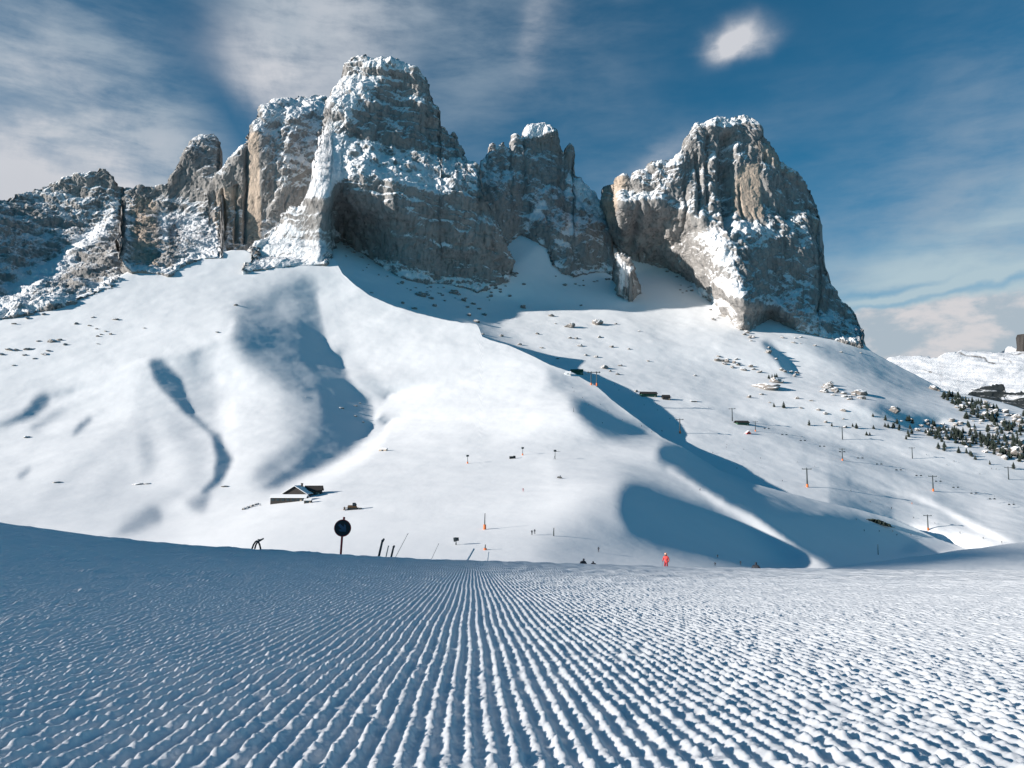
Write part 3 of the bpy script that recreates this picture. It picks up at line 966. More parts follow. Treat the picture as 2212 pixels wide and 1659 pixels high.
LT_TOP = [(450, 420), (454, 400), (459, 392), (470, 378), (483, 360), (495, 346), (512, 328), (528, 310), (534, 298), (539, 276), (546, 260), (556, 246), (570, 230), (590, 218), (620, 211),
          (650, 207), (690, 204), (703, 209), (710, 230), (714, 300)]
LT_BOT = [(450, 540), (490, 556), (530, 560), (570, 560), (620, 560), (714, 560)]
peak("mountain_peak", "rounded rock tower with ochre pillars standing behind the tallest tower", LT_TOP, LT_BOT, [FH],
     [(455, 410, 1570), (500, 450, 1560), (548, 400, 1550), (548, 290, 1620), (600, 300, 1760), (690, 230, 1900), (690, 400, 1840), (600, 450, 1690), (700, 520, 1780)],
     0.08, [
    ([(450, 400), (500, 340), (536, 290), (538, 380), (532, 540), (490, 545), (452, 520)], 0.26, 4),
    ([(539, 270), (556, 275), (563, 396), (566, 450), (562, 520), (534, 530), (537, 378)], 0.44, 2),
    ([(505, 420), (512, 430), (515, 520), (506, 530)], 0.02, 3), ([(527, 330), (536, 310), (537, 400), (530, 500), (524, 480)], -0.02, 3),
    ([(600, 300), (700, 300), (690, 460), (600, 470)], 0.0, 10), ([(570, 230), (690, 206), (690, 240), (600, 262)], 0.18, 6)],
     nt=330, k=0.9, seed=22, strata=0.2, cracks=1.3, foot=1560, smooth_polys=[[(534, 285), (562, 290), (567, 540), (532, 540)]],
     clefts=[(strip([(533, 300), (531, 400), (527, 530)], 2.5), 14, 1.5), (strip([(506, 400), (510, 460), (509, 530)], 2.5), 14, 1.5), (strip([(480, 410), (484, 470), (480, 520)], 2.5), 12, 1.5)],
     attr=rock_attr(-0.06, [([(570, 225), (700, 200), (710, 300), (690, 480), (580, 500), (575, 300)], 0.10, 8), ([(555, 250), (690, 200), (700, 235), (560, 300)], 0.3, 8),
                           ([(532, 290), (562, 290), (567, 540), (532, 540)], -0.6, 2), ([(450, 400), (530, 350), (530, 550), (450, 550)], -0.12, 4)],
                    [([(538, 285), (559, 290), (562, 396), (566, 451), (562, 525), (531, 530), (536, 378)], 1.0, 2), ([(452, 410), (500, 400), (532, 400), (528, 545), (452, 540)], 0.6, 5)]))

SPI_TOP = [(258, 520), (264, 440), (270, 410), (282, 408), (292, 414), (301, 400), (306, 400), (313, 413), (322, 408), (328, 406), (340, 402), (350, 397), (361, 396), (372, 374), (383, 356), (390, 343), (397, 334), (407, 318),
           (416, 305), (425, 299), (437, 291), (452, 290), (463, 288), (468, 292), (471, 305), (473, 334), (477, 350), (479, 368), (477.5, 385), (479, 500)]
SPI_BOT = [(258, 560), (284, 590), (346, 592), (365, 598), (397, 573), (437, 560), (479, 558)]
peak("mountain_peak", "slender leaning rock spire left of the ochre pillars", SPI_TOP, SPI_BOT, [FH],
     [(450, 295, 1920), (450, 380, 1880), (470, 400, 1900), (400, 400, 1820), (330, 420, 1720), (340, 560, 1480), (300, 500, 1560), (400, 520, 1640), (460, 500, 1760)],
     0.05, [([(270, 410), (325, 410), (340, 450), (345, 592), (280, 592), (268, 545)], 0.24, 4), ([(366, 396), (437, 292), (470, 292), (480, 380), (440, 400), (390, 400)], 0.03, 4),
            ([(350, 420), (440, 420), (440, 470), (400, 520), (350, 500)], 0.16, 8), ([(440, 420), (478, 390), (460, 540), (410, 560)], -0.08, 6)],
     nt=280, k=0.8, seed=33, R=8, strata=0.5,
     attr=rock_attr(-0.24, [([(345, 420), (440, 410), (440, 470), (400, 530), (350, 500)], 0.28, 10), ([(280, 450), (342, 440), (346, 592), (280, 592)], -0.22, 4),
                           ([(366, 396), (437, 292), (480, 292), (480, 390)], -0.1, 6)],
                    [([(275, 430), (340, 430), (346, 592), (280, 592)], 0.72, 5)]))

LM_TOP = [(-140, 455), (-60, 440), (0, 432), (20, 428), (40, 420), (55, 415), (90, 406), (120, 394), (150, 382), (165, 377), (185, 374), (205, 369), (222, 362), (228, 366), (240, 378), (248, 388),
          (262, 400), (275, 412), (292, 425), (310, 445), (332, 490)]
LM_BOT = [(-140, 720), (0, 690), (70, 680), (157, 656), (222, 628), (332, 604)]
peak("mountain_peak", "low rocky massif at the far left with diagonal snow ribs", LM_TOP, LM_BOT, [FH],
     [(0, 440, 1700), (220, 370, 1750), (120, 400, 1730), (150, 480, 1600), (0, 560, 1480), (260, 520, 1560), (80, 560, 1460), (150, 600, 1340)],
     0.05, [([(246, 420), (258, 445), (228, 495), (182, 538), (130, 578), (70, 628), (-20, 700), (-20, 665), (66, 594), (120, 555), (175, 518), (219, 478)], 0.48, 4),
            ([(262, 440), (276, 540), (230, 606), (160, 656), (112, 664), (150, 605), (200, 550), (235, 500)], -0.18, 4),
            ([(60, 420), (150, 388), (215, 372), (200, 410), (170, 450), (100, 440)], 0.2, 6), ([(-100, 460), (50, 470), (110, 540), (40, 590), (-100, 640)], -0.16, 8),
            ([(70, 470), (88, 478), (92, 520), (75, 545), (66, 510)], 0.25, 4), ([(150, 480), (210, 400), (250, 410), (225, 470), (170, 515)], -0.05, 6),
            ([(90, 655), (160, 600), (172, 606), (110, 662)], 0.4, 4)],
     nt=330, k=0.9, seed=44, R=5,
     jag=4.0, push=(245, 310, 0.05), attr=rock_attr(-0.12, [([(246, 420), (258, 445), (228, 495), (182, 538), (130, 578), (70, 628), (-20, 700), (-20, 665), (66, 594), (120, 555), (175, 518), (219, 478)], 0.6, 6),
                           ([(262, 440), (276, 540), (230, 606), (160, 656), (112, 664), (150, 605), (200, 550), (235, 500)], -0.12, 5),
                           ([(60, 420), (150, 388), (215, 372), (200, 410), (170, 450), (100, 440)], 0.2, 8)]))

CS_TOP = [(1000, 420), (1024, 351), (1035, 358), (1038, 346), (1051, 341), (1056, 325), (1064, 313), (1070, 320), (1079, 313), (1087, 303), (1093, 314), (1101, 322), (1106, 298), (1112, 291), (1120, 298), (1129, 309),
          (1133, 290), (1136, 280), (1141, 273), (1162, 268), (1181, 266), (1189, 273), (1190, 282), (1200, 281), (1208, 301), (1215, 328), (1219, 330), (1222, 319), (1231, 311), (1237, 314), (1239, 340),
          (1240, 359), (1246, 381), (1255, 384), (1259, 399), (1277, 415), (1293, 428), (1301, 437), (1311, 468), (1317, 503), (1324, 560), (1330, 590)]
CS_BOT = [(1000, 560), (1067, 545), (1096, 530), (1125, 505), (1160, 523), (1180, 540), (1192, 577), (1229, 594), (1242, 600), (1269, 592), (1303, 590), (1330, 596)]
peak("mountain_peak", "jagged cluster of shaded rock needles with one white cap in the middle", CS_TOP, CS_BOT, [BS],
     [(1060, 330, 1800), (1160, 280, 1830), (1230, 320, 1840), (1100, 400, 1760), (1170, 420, 1740), (1290, 440, 1760), (1240, 480, 1640), (1120, 490, 1700), (1090, 520, 1680)],
     -0.17, [([(1134, 292), (1141, 272), (1185, 266), (1190, 285), (1165, 297), (1140, 300)], 0.26, 2), ([(1228, 380), (1300, 440), (1310, 470), (1260, 440), (1225, 430)], 0.05, 4),
             ([(1225, 440), (1245, 440), (1272, 470), (1260, 500), (1240, 490)], 0.24, 4), ([(1085, 320), (1115, 300), (1125, 340), (1100, 420), (1090, 400)], 0.03, 6),
             ([(1190, 300), (1210, 310), (1212, 350), (1195, 350)], 0.04, 4), ([(1185, 540), (1330, 510), (1325, 590), (1200, 590)], -0.22, 5)],
     nt=280, k=0.8, seed=55, strata=0.35, cracks=1.4,
     attr=rock_attr(-0.06, [([(1130, 300), (1141, 266), (1192, 262), (1192, 286), (1165, 300)], 0.8, 3), ([(1226, 370), (1310, 440), (1315, 480), (1262, 450), (1222, 430)], 0.6, 4),
                            ([(1095, 310), (1130, 310), (1130, 370), (1100, 420), (1095, 370)], 0.12, 6), ([(1130, 485), (1172, 430), (1182, 440), (1140, 505)], 0.7, 3),
                            ([(1185, 540), (1325, 520), (1325, 600), (1190, 595)], -0.12, 6), ([(1190, 540), (1230, 470), (1250, 480), (1200, 550)], 0.4, 5)]),
     jag=3.5, R=10)

RT_TOP = [(1297, 440), (1299, 410), (1305, 404), (1314, 399), (1326, 401), (1334, 389), (1344, 376), (1355, 375), (1361, 384), (1371, 375), (1388, 368), (1405, 361), (1429, 350), (1456, 341), (1470, 333), (1478, 322),
          (1483, 304), (1492, 290), (1497, 274), (1505, 266), (1524, 266), (1532, 261), (1551, 256), (1583, 254), (1615, 255), (1620, 264), (1629, 268), (1638, 278), (1641, 296), (1656, 311), (1673, 330),
          (1690, 350), (1707, 364), (1724, 372), (1740, 394), (1749, 418), (1756, 449), (1765, 466), (1768, 497), (1770, 534), (1776, 565), (1788, 595), (1798, 626), (1815, 646), (1842, 673), (1854, 696),
          (1860, 717), (1864, 748)]
RT_BOT = [(1297, 470), (1321, 515), (1340, 548), (1380, 560), (1422, 577), (1456, 587), (1490, 600), (1514, 631), (1544, 665), (1575, 699), (1598, 716), (1622, 719), (1648, 700), (1663, 684), (1676, 692),
          (1727, 719), (1795, 733), (1864, 752)]
RT_WALL = [(1586, 385), (1600, 358), (1634, 345), (1645, 362), (1648, 433), (1651, 472), (1625, 474), (1602, 467), (1583, 464)]
peak("mountain_peak", "broad flat topped rock tower on the right with a dark central cleft", RT_TOP, RT_BOT, [BS],
     [(1340, 390, 1740), (1400, 420, 1720), (1480, 360, 1680), (1520, 300, 1670), (1580, 260, 1690), (1560, 400, 1660), (1620, 400, 1620), (1700, 400, 1690), (1640, 490, 1570), (1750, 480, 1680),
      (1560, 520, 1530), (1590, 620, 1420), (1700, 600, 1520), (1780, 600, 1620), (1850, 710, 1590), (1480, 500, 1600)],
     0.12, [([(1298, 430), (1345, 374), (1362, 385), (1350, 430), (1336, 510), (1320, 515)], 0.42, 3),
            ([(1355, 436), (1375, 446), (1436, 433), (1432, 487), (1422, 548), (1378, 556), (1334, 525), (1348, 480)], -0.16, 6),
            ([(1362, 385), (1460, 340), (1478, 330), (1450, 400), (1425, 435), (1375, 445)], 0.36, 5),
            ([(1436, 433), (1470, 345), (1495, 275), (1530, 262), (1560, 260), (1562, 280), (1545, 385), (1538, 440), (1540, 480), (1480, 520), (1430, 560)], 0.17, 5),
            ([(1548, 278), (1564, 287), (1590, 272), (1586, 328), (1580, 351), (1584, 406), (1583, 480), (1578, 511), (1558, 473), (1537, 443), (1543, 385), (1556, 318)], -0.02, 3),
            (RT_WALL, 0.26, 2), ([(1612, 318), (1640, 300), (1700, 362), (1732, 385), (1705, 382), (1660, 347)], 0.12, 4),
            ([(1653, 358), (1703, 375), (1737, 419), (1727, 446), (1676, 466), (1657, 466)], -0.16, 3),
            ([(1583, 478), (1620, 472), (1665, 490), (1703, 510), (1690, 515), (1640, 500), (1600, 508)], 0.24, 4),
            ([(1429, 521), (1463, 514), (1497, 504), (1544, 483), (1568, 504), (1583, 531), (1588, 582), (1600, 615), (1602, 690), (1592, 712), (1544, 663), (1510, 622), (1456, 585), (1422, 575)], 0.42, 3),
            ([(1588, 531), (1622, 541), (1706, 504), (1760, 453), (1771, 554), (1862, 740), (1676, 686), (1662, 622), (1622, 717), (1604, 712), (1602, 615), (1590, 582)], -0.22, 3)],
     nt=430, k=0.95, seed=66, strata=0.18, cracks=1.5, smooth_polys=[RT_WALL],
     clefts=[([(1560, 290), (1584, 280), (1580, 350), (1582, 410), (1580, 500), (1572, 505), (1562, 440), (1556, 400)], 26, 3), (strip([(1596, 400), (1599, 440), (1606, 474)], 1.6), 9, 1),
             (strip([(1502, 330), (1512, 400), (1508, 470)], 2.5), 12, 1.5), (strip([(1478, 380), (1482, 450), (1476, 500)], 2), 10, 1.5), (strip([(1530, 290), (1526, 370), (1530, 440)], 2.5), 12, 1.5),
             (strip([(1380, 440), (1372, 500), (1360, 540)], 5), 14, 3), (strip([(1322, 402), (1324, 440), (1330, 480)], 2), 10, 1.5), (strip([(1655, 330), (1650, 352)], 2), 8, 1)],
     attr=rock_attr(-0.04, [([(1362, 380), (1470, 335), (1478, 340), (1445, 400), (1420, 430), (1372, 430)], 0.3, 8), ([(1500, 262), (1640, 250), (1645, 285), (1580, 290), (1500, 290)], 0.15, 5),
                           ([(1440, 520), (1544, 490), (1583, 531), (1600, 615), (1600, 712), (1544, 663), (1456, 585)], 0.50, 8), (RT_WALL, -0.45, 3),
                           ([(1583, 478), (1620, 470), (1665, 488), (1710, 512), (1690, 520), (1600, 515)], 0.25, 5), ([(1640, 560), (1720, 620), (1790, 730), (1640, 720)], 0.10, 10),
                           ([(1298, 420), (1345, 372), (1362, 390), (1350, 430), (1320, 500)], -0.2, 4)],
                    [(RT_WALL, 0.78, 3), ([(1298, 420), (1345, 372), (1362, 390), (1345, 440), (1322, 500)], 0.7, 5), ([(1610, 315), (1640, 298), (1735, 385), (1705, 385), (1655, 350)], 0.55, 4),
                     ([(1436, 433), (1500, 420), (1520, 500), (1450, 560), (1425, 560)], 0.35, 8), ([(1750, 440), (1770, 500), (1775, 560), (1755, 520)], 0.6, 4)]))

RIB_TOP = [(1322, 600), (1328, 560), (1334, 543), (1345, 548), (1352, 556), (1362, 560), (1369, 570), (1373, 590), (1380, 610), (1384, 632)]
RIB_BOT = [(1322, 606), (1340, 612), (1352, 625), (1366, 634), (1384, 636)]
peak("rock_rib", "small snow topped rock rib in the gap between the needles and the right tower", RIB_TOP, RIB_BOT, [BS], [(1352, 560, 1535), (1340, 550, 1540)],
     0.05, [([(1332, 545), (1358, 560), (1356, 600), (1330, 600)], 0.24, 3), ([(1360, 570), (1384, 600), (1384, 634), (1362, 630)], -0.1, 3)], du=1.2, nt=90, k=0.9, seed=77,
     attr=rock_attr(-0.12, [([(1335, 545), (1362, 558), (1350, 600), (1330, 600)], 0.25, 4)]), back=60, drop=1.0, jag=3.0, R=14)

# ------------------------------------------------------------------ far country on the right
FM_TOP = [(1850, 800), (1935, 774), (1950, 770), (1990, 771), (2012, 776), (2030, 775), (2040, 768), (2052, 764), (2066, 765), (2074, 758), (2095, 757), (2112, 762), (2122, 757), (2140, 757), (2152, 763), (2170, 752),
          (2180, 748), (2195, 752), (2212, 752), (2300, 735), (2460, 730)]
FM = Relief(1850, 2460, 700, 940, [(1850, 800, 6500), (1850, 920, 4200), (2000, 775, 7000), (2000, 850, 5200), (2000, 920, 4200), (2212, 752, 7000), (2212, 850, 5000), (2212, 920, 4200),
                                   (2460, 730, 7000), (2460, 920, 4000)], 0.40, [], g=4)


def far_attr(P, U, V):
    s = 0.95 + 0.12 * fbm(P / 300, 4, 33)
    for pl, w in (([(2061, 761), (2085, 770), (2128, 776), (2136, 786), (2152, 789)], 1.6), ([(2177, 763), (2194, 766), (2212, 761)], 1.3), ([(2165, 775), (2186, 784)], 1.0), ([(1990, 800), (2040, 812)], 0.8)):
        s = s - 1.0 * blur(inside(strip(pl, w), U, V).astype(float), 0.8)
    return {'snow': s, 'warm': s * 0}


setting(relief_mesh("far_snowfield", FM, FM_TOP, [(1850, 930), (2460, 930)], 2.0, 110, M_ROCK, lambda P, U, V, n: 26 * fbm(P / 500, 4, 5) + 7 * ridged(P * np.array([1, 1, 2.0]) / 220, 4, 6), far_attr, back=900, drop=0.4,
                    jag=1.6, seed=9), "distant sunlit snowfield under the cloud bank")

# unseen ridge added off to the left, crest shaped to shade the piste
def build_shade_ridge():
    XR = -1100.0
    ys = np.linspace(-900, 260, 160)
    k = -SUN[1] / -SUN[0]                        # the light drifts this much away per metre to the right
    y0 = ys + k * -XR                            # where it comes down near the camera's meridian
    xe = np.interp(y0, [-700, -200, -30, 0, 3, 10, 25, 60, 100, 135, 170, 220, 300, 420], [40, 10, -3, -3, -1, 6, 18, -5, 92, 98, 45, -130, -420, -820])
    zg = np.interp(y0, [-700, 0, 25, 40, 100, 200, 420], [3, -0.4, -3.2, -5.5, -14, -25, -30])
    zt = np.maximum(zg + SUN[2] / -SUN[0] * (xe - XR), 4.0)
    s = np.concatenate([np.linspace(-1, 0, 40), np.linspace(0, 1, 40)[1:]])
    Y, S = np.meshgrid(ys, s)
    Z = np.broadcast_to(zt, Y.shape) * (1 - np.abs(S) ** 0.85) - 30 * np.abs(S)
    X = XR + S * 320
    P = np.stack([X, Y, Z], -1)
    P[..., 2] += (0.5 + 9 * np.abs(S)) * fbm(P / 30, 4, 91)
    P[..., 0] += 14 * np.abs(S) * fbm(P / 45, 4, 92)
    n = grid_normals(P)
    o = mesh_grid("added_shade_ridge", P, M_ROCK, {'snow': 0.4 + 0.6 * np.abs(n[..., 2]), 'warm': n[..., 0] * 0})
    return setting(o, "added ridge out of view on the left, shaped to shade the piste")


build_shade_ridge()

# ------------------------------------------------------------------ groomed piste in front
HEYE, VGAP = 0.34, 24.0
CREST = [(-2500, 800), (-900, 985), (-300, 1082), (0, 1124), (110, 1142), (200, 1156), (300, 1168), (430, 1178), (560, 1186), (745, 1198), (900, 1207), (1000, 1211), (1200, 1216), (1350, 1222), (1500, 1226),
         (1700, 1229), (1900, 1231), (2212, 1232), (2600, 1234), (4700, 1242)]
LAM = 0.038


def ground_slope(q):
    """tangent of the ground line seen in the direction x/y = q"""
    u = CU + q * F * 0.99
    c = np.array(CREST, float)
    xs = np.linspace(-2500, 4700, 1441)
    ys = np.interp(xs, c[:, 0], c[:, 1])
    k = np.exp(-0.5 * (np.arange(-60, 61) / 20.0) ** 2)
    k /= k.sum()
    ys = np.convolve(np.pad(ys, 60, mode='edge'), k, 'valid')
    vv = np.interp(u, xs, ys) - VGAP
    yc = (CV - vv) / F
    return (SP + CP * yc) / (CP - SP * yc)


def ground_z(x, y):
    q = x / y
    g0 = ground_slope(np.zeros(1))[0]
    near_ = np.clip((np.asarray(y, float) - 2.0) / 13.0, 0, 1)
    lean = 0.28 + 0.72 * near_ * near_ * (3 - 2 * near_)
    z = -HEYE + y * (g0 + (ground_slope(q) - g0) * lean)
    yc = 25.0
    over = np.maximum(y - yc, 0)
    zc = -HEYE + yc * ground_slope(q)
    hid = y * zc / yc - 0.30 * over / (over + 2.5) - 0.004 * over - 0.0012 * np.maximum(y - 75, 0) ** 1.5
    return np.where(y > yc, hid, z)


def lumps(x, y, size, seed, fill):
    """rounded crumbs of snow on a jittered grid, height in units of size"""
    px, py = x / size, y / size
    ix, iy = np.floor(px).astype(np.int64), np.floor(py).astype(np.int64)
    h = np.zeros_like(px)
    for dx in (-1, 0, 1):
        for dy in (-1, 0, 1):
            jx, jy = ix + dx, iy + dy
            k = _hash(jx, jy, jx * 0, seed)
            cx = jx + (k & np.uint32(255)) / 255.0 - px
            cy = jy + ((k >> np.uint32(8)) & np.uint32(255)) / 255.0 - py
            r = 0.28 + 0.5 * ((k >> np.uint32(16)) & np.uint32(255)) / 255.0
            on = ((k >> np.uint32(24)) & np.uint32(255)) / 255.0
            c = np.sqrt(np.maximum(r * r - cx * cx - cy * cy, 0)) - 0.12
            h = np.maximum(h, np.where(on < fill, c, 0))
    return h


def piste_height(X, Y, stl):
    """height of combs, crumbs and clods over the plain ground; stl = mesh spacing there"""
    def fitl(size):
        return np.exp(-(stl / (0.6 * size)) ** 2)
    q0 = (1020 - CU) / F                         # comb lines run towards a point on the crest
    pz = np.stack([X, Y, X * 0], -1)
    warp = 0.004 * perlin(pz / 0.16, 3) + 0.012 * perlin(pz / 1.6, 4)
    rib = (0.5 + 0.5 * np.cos(2 * np.pi * (X - q0 * Y + warp) / LAM)) ** 1.3
    brk = np.clip(0.62 + 0.80 * perlin(pz / np.array([0.032, 0.055, 1]), 11) + 0.35 * perlin(pz / np.array([0.3, 0.5, 1]), 12), 0.12, 1.3)
    brk = brk * fitl(0.03) + 0.62 * (1 - fitl(0.03))
    comb = 1.0 - 0.8 * np.clip((-X - 3.0 - 0.22 * Y) / 2.5, 0, 1)
    fr = np.exp(-(stl / 0.05) ** 2)
    h = 0.0118 * (rib - 0.4) * brk * comb
    top = 0.45 + (np.clip(rib * 1.35, 0.10, 1) - 0.45) * comb
    h = h + 0.0074 * lumps(X + warp, Y, 0.0155, 21, 0.85) * top * fitl(0.014) + 0.0098 * lumps(X, Y + warp, 0.030, 22, 0.55) * top * fitl(0.031)
    for k, sz in enumerate((0.05, 0.10, 0.20, 0.36)):
        h = h + 0.36 * sz * lumps(X + Y * 0.2, Y * 0.6, sz, 24 + k, 0.55) * fitl(sz) * (1 - fitl(sz * 0.5)) * (0.4 + 0.6 * top)
    h = h + 0.0030 * lumps(X, Y, 0.0068, 23, 0.8) * fitl(0.0068)
    h = h + 0.0030 * fbm(pz / 0.05, 3, 31) * fr + 0.006 * fbm(pz / 0.35, 3, 32)
    h = h + np.clip(Y / 20, 0, 1) * 0.011 * fbm(pz / 0.7, 4, 41) + np.clip((Y - 2) / 20, 0, 1) * 0.022 * fbm(pz / 2.6, 3, 42)
    cl = lumps(X, Y, 0.22, 51, 0.20) * np.clip((-X - 0.8 - 0.12 * Y) / 1.5, 0, 1)
    return h + cl * 0.07 * (0.4 + 0.6 * np.abs(fbm(pz / 0.05, 2, 52)))


def build_piste():
    q0 = (1020 - CU) / F
    vs, fs, n0 = [], [], 0

    def band(w, y):
        nonlocal n0
        W, Y = np.meshgrid(w, y)
        X = W + q0 * Y
        stl = np.maximum(np.abs(np.gradient(w))[None], np.abs(np.gradient(y))[:, None] * 0.35)
        stl = np.maximum(stl, X * 0)
        P = np.stack([X, Y, ground_z(X, Y) + piste_height(X, Y, stl)], -1)
        nv, nu = X.shape
        idx = np.arange(nv * nu).reshape(nv, nu) + n0
        fs.append(np.stack([idx[:-1, :-1], idx[:-1, 1:], idx[1:, 1:], idx[1:, :-1]], -1).reshape(-1, 4))
        vs.append(P.reshape(-1, 3))
        n0 += nv * nu

    def rows(y0, y1, px):
        a, b = 1 / y0, 1 / y1
        n = int((a - b) * F * HEYE / px * Q) + 2
        return 1 / np.linspace(a, b, n)

    edges = [0.55, 1.15, 1.7, 2.6, 4.2, 7.0, 12.0, 26.0]
    step = [0.0040, 0.0035, 0.0040, 0.0048, 0.0055, 0.0066, 0.0085]
    for k in range(7):
        y0, y1 = edges[k], edges[k + 1] * 1.004
        half = 0.68 * y1 + (2.0 if k < 4 else 2.6)
        band(np.arange(-half, half, step[k] / Q), rows(y0, y1, 0.95 if k < 4 else 0.55))
    # coarse skirts to either side, then the fall of the hill beyond the crest
    for sgn in (-1, 1):
        for k in range(7):
            y0, y1 = edges[k], edges[k + 1] * 1.004
            half = 0.68 * y1 + (2.0 if k < 4 else 2.6)
            w = np.geomspace(half * 0.985, 40, 160)
            band(w if sgn > 0 else -w[::-1], rows(y0, y1, 2))
    band(np.concatenate([np.linspace(-90, -24, 60), np.linspace(-24, 24, 500)[1:-1], np.linspace(24, 90, 60)]), np.geomspace(25.9, 260, 120))
    V_, F_ = np.concatenate(vs), np.concatenate(fs)
    me = bpy.data.meshes.new("groomed_piste")
    me.vertices.add(len(V_))
    me.vertices.foreach_set('co', V_.reshape(-1).astype(np.float32))
    me.loops.add(len(F_) * 4)
    me.polygons.add(len(F_))
    me.loops.foreach_set('vertex_index', F_.reshape(-1).astype(np.int32))
    me.polygons.foreach_set('loop_start', np.arange(0, len(F_) * 4, 4, dtype=np.int32))
    me.polygons.foreach_set('loop_total', np.full(len(F_), 4, np.int32))
    me.polygons.foreach_set('use_smooth', np.ones(len(F_), bool))
    me.update()
    me.materials.append(M_NEAR)
    o = bpy.data.objects.new("groomed_piste", me)
    COL.objects.link(o)
    return setting(o, "groomed corduroy snow in front, blue with shade on the left")


build_piste()

# ------------------------------------------------------------------ things
rnd = random.Random(7)


def plain(name, col, rough=0.6, metal=0.0, var=0.15, scale=6.0):
    m, w, b = new_mat(name)
    tc = w.new('ShaderNodeTexCoord').outputs['Object']
    n = w.noise(tc, scale, 5, 0.6)
    lo = tuple(c * (1 - var) for c in col) + (1,)
    hi = tuple(min(1, c * (1 + var)) for c in col) + (1,)
    w.put(b.inputs['Base Color'], w.mix(w.step(n, 0.35, 0.65), lo, hi))
    b.inputs['Roughness'].default_value = rough
    b.inputs['Metallic'].default_value = metal
    return m


M = {
    'red': plain("red_paint", (0.50, 0.03, 0.03), 0.5), 'black': plain("black_plate", (0.012, 0.013, 0.015), 0.45), 'navy': plain("dull_blue_film", (0.045, 0.085, 0.14), 0.5),
    'steel': plain("dark_galvanised_steel", (0.05, 0.065, 0.07), 0.55, 0.3), 'orange': plain("orange_padding", (0.62, 0.15, 0.035), 0.7), 'rubber': plain("black_rubber", (0.015, 0.018, 0.02), 0.5),
    'wood': plain("weathered_wood", (0.030, 0.026, 0.024), 0.8, 0, 0.4, 3.0), 'snowcap': plain("snow_cover", (0.86, 0.865, 0.875), 0.8, 0, 0.02), 'glass': plain("window_glass", (0.03, 0.045, 0.06), 0.12),
    'green': plain("green_cladding", (0.02, 0.075, 0.04), 0.55), 'white': plain("white_panel", (0.75, 0.76, 0.77), 0.6, 0, 0.04), 'needle': plain("pine_needles", (0.022, 0.035, 0.026), 0.85, 0, 0.4, 1.2),
    'bark': plain("bark", (0.05, 0.035, 0.025), 0.9), 'brown': plain("brown_machine_paint", (0.16, 0.085, 0.035), 0.5), 'jred': plain("red_jacket", (0.50, 0.045, 0.04), 0.7),
    'pred': plain("dark_red_trousers", (0.28, 0.018, 0.03), 0.75), 'skin': plain("skin", (0.55, 0.33, 0.25), 0.6, 0, 0.05), 'helmet': plain("pale_orange_helmet", (0.85, 0.42, 0.28), 0.35),
    'dark': plain("dark_ski_clothing", (0.02, 0.025, 0.035), 0.8), 'rope': plain("pale_bamboo", (0.42, 0.38, 0.32), 0.7), 'beige': plain("beige_boards", (0.40, 0.33, 0.26), 0.7, 0, 0.3),
    'blue': plain("slate_roof_sheet", (0.10, 0.17, 0.22), 0.5),
}


def boulder_mat():
    m, w, b = new_mat("snow_capped_limestone")
    g = w.new('ShaderNodeNewGeometry')
    p = w.new('ShaderNodeTexCoord').outputs['Object']
    z = w.new('ShaderNodeSeparateXYZ')
    w.put(z.inputs[0], g.outputs['Normal'])
    n = w.noise(p, 1.3, 6, 0.65)
    rock = w.mix(n, (0.09, 0.085, 0.08, 1), (0.30, 0.27, 0.245, 1))
    f = w.step(w.math('ADD', z.outputs[2], w.math('MULTIPLY', w.math('SUBTRACT', n, 0.5), 0.9)), 0.48, 0.70)
    w.put(b.inputs['Base Color'], w.mix(f, rock, (0.85, 0.86, 0.875, 1)))
    b.inputs['Roughness'].default_value = 0.85
    return m


M['boulder'] = boulder_mat()


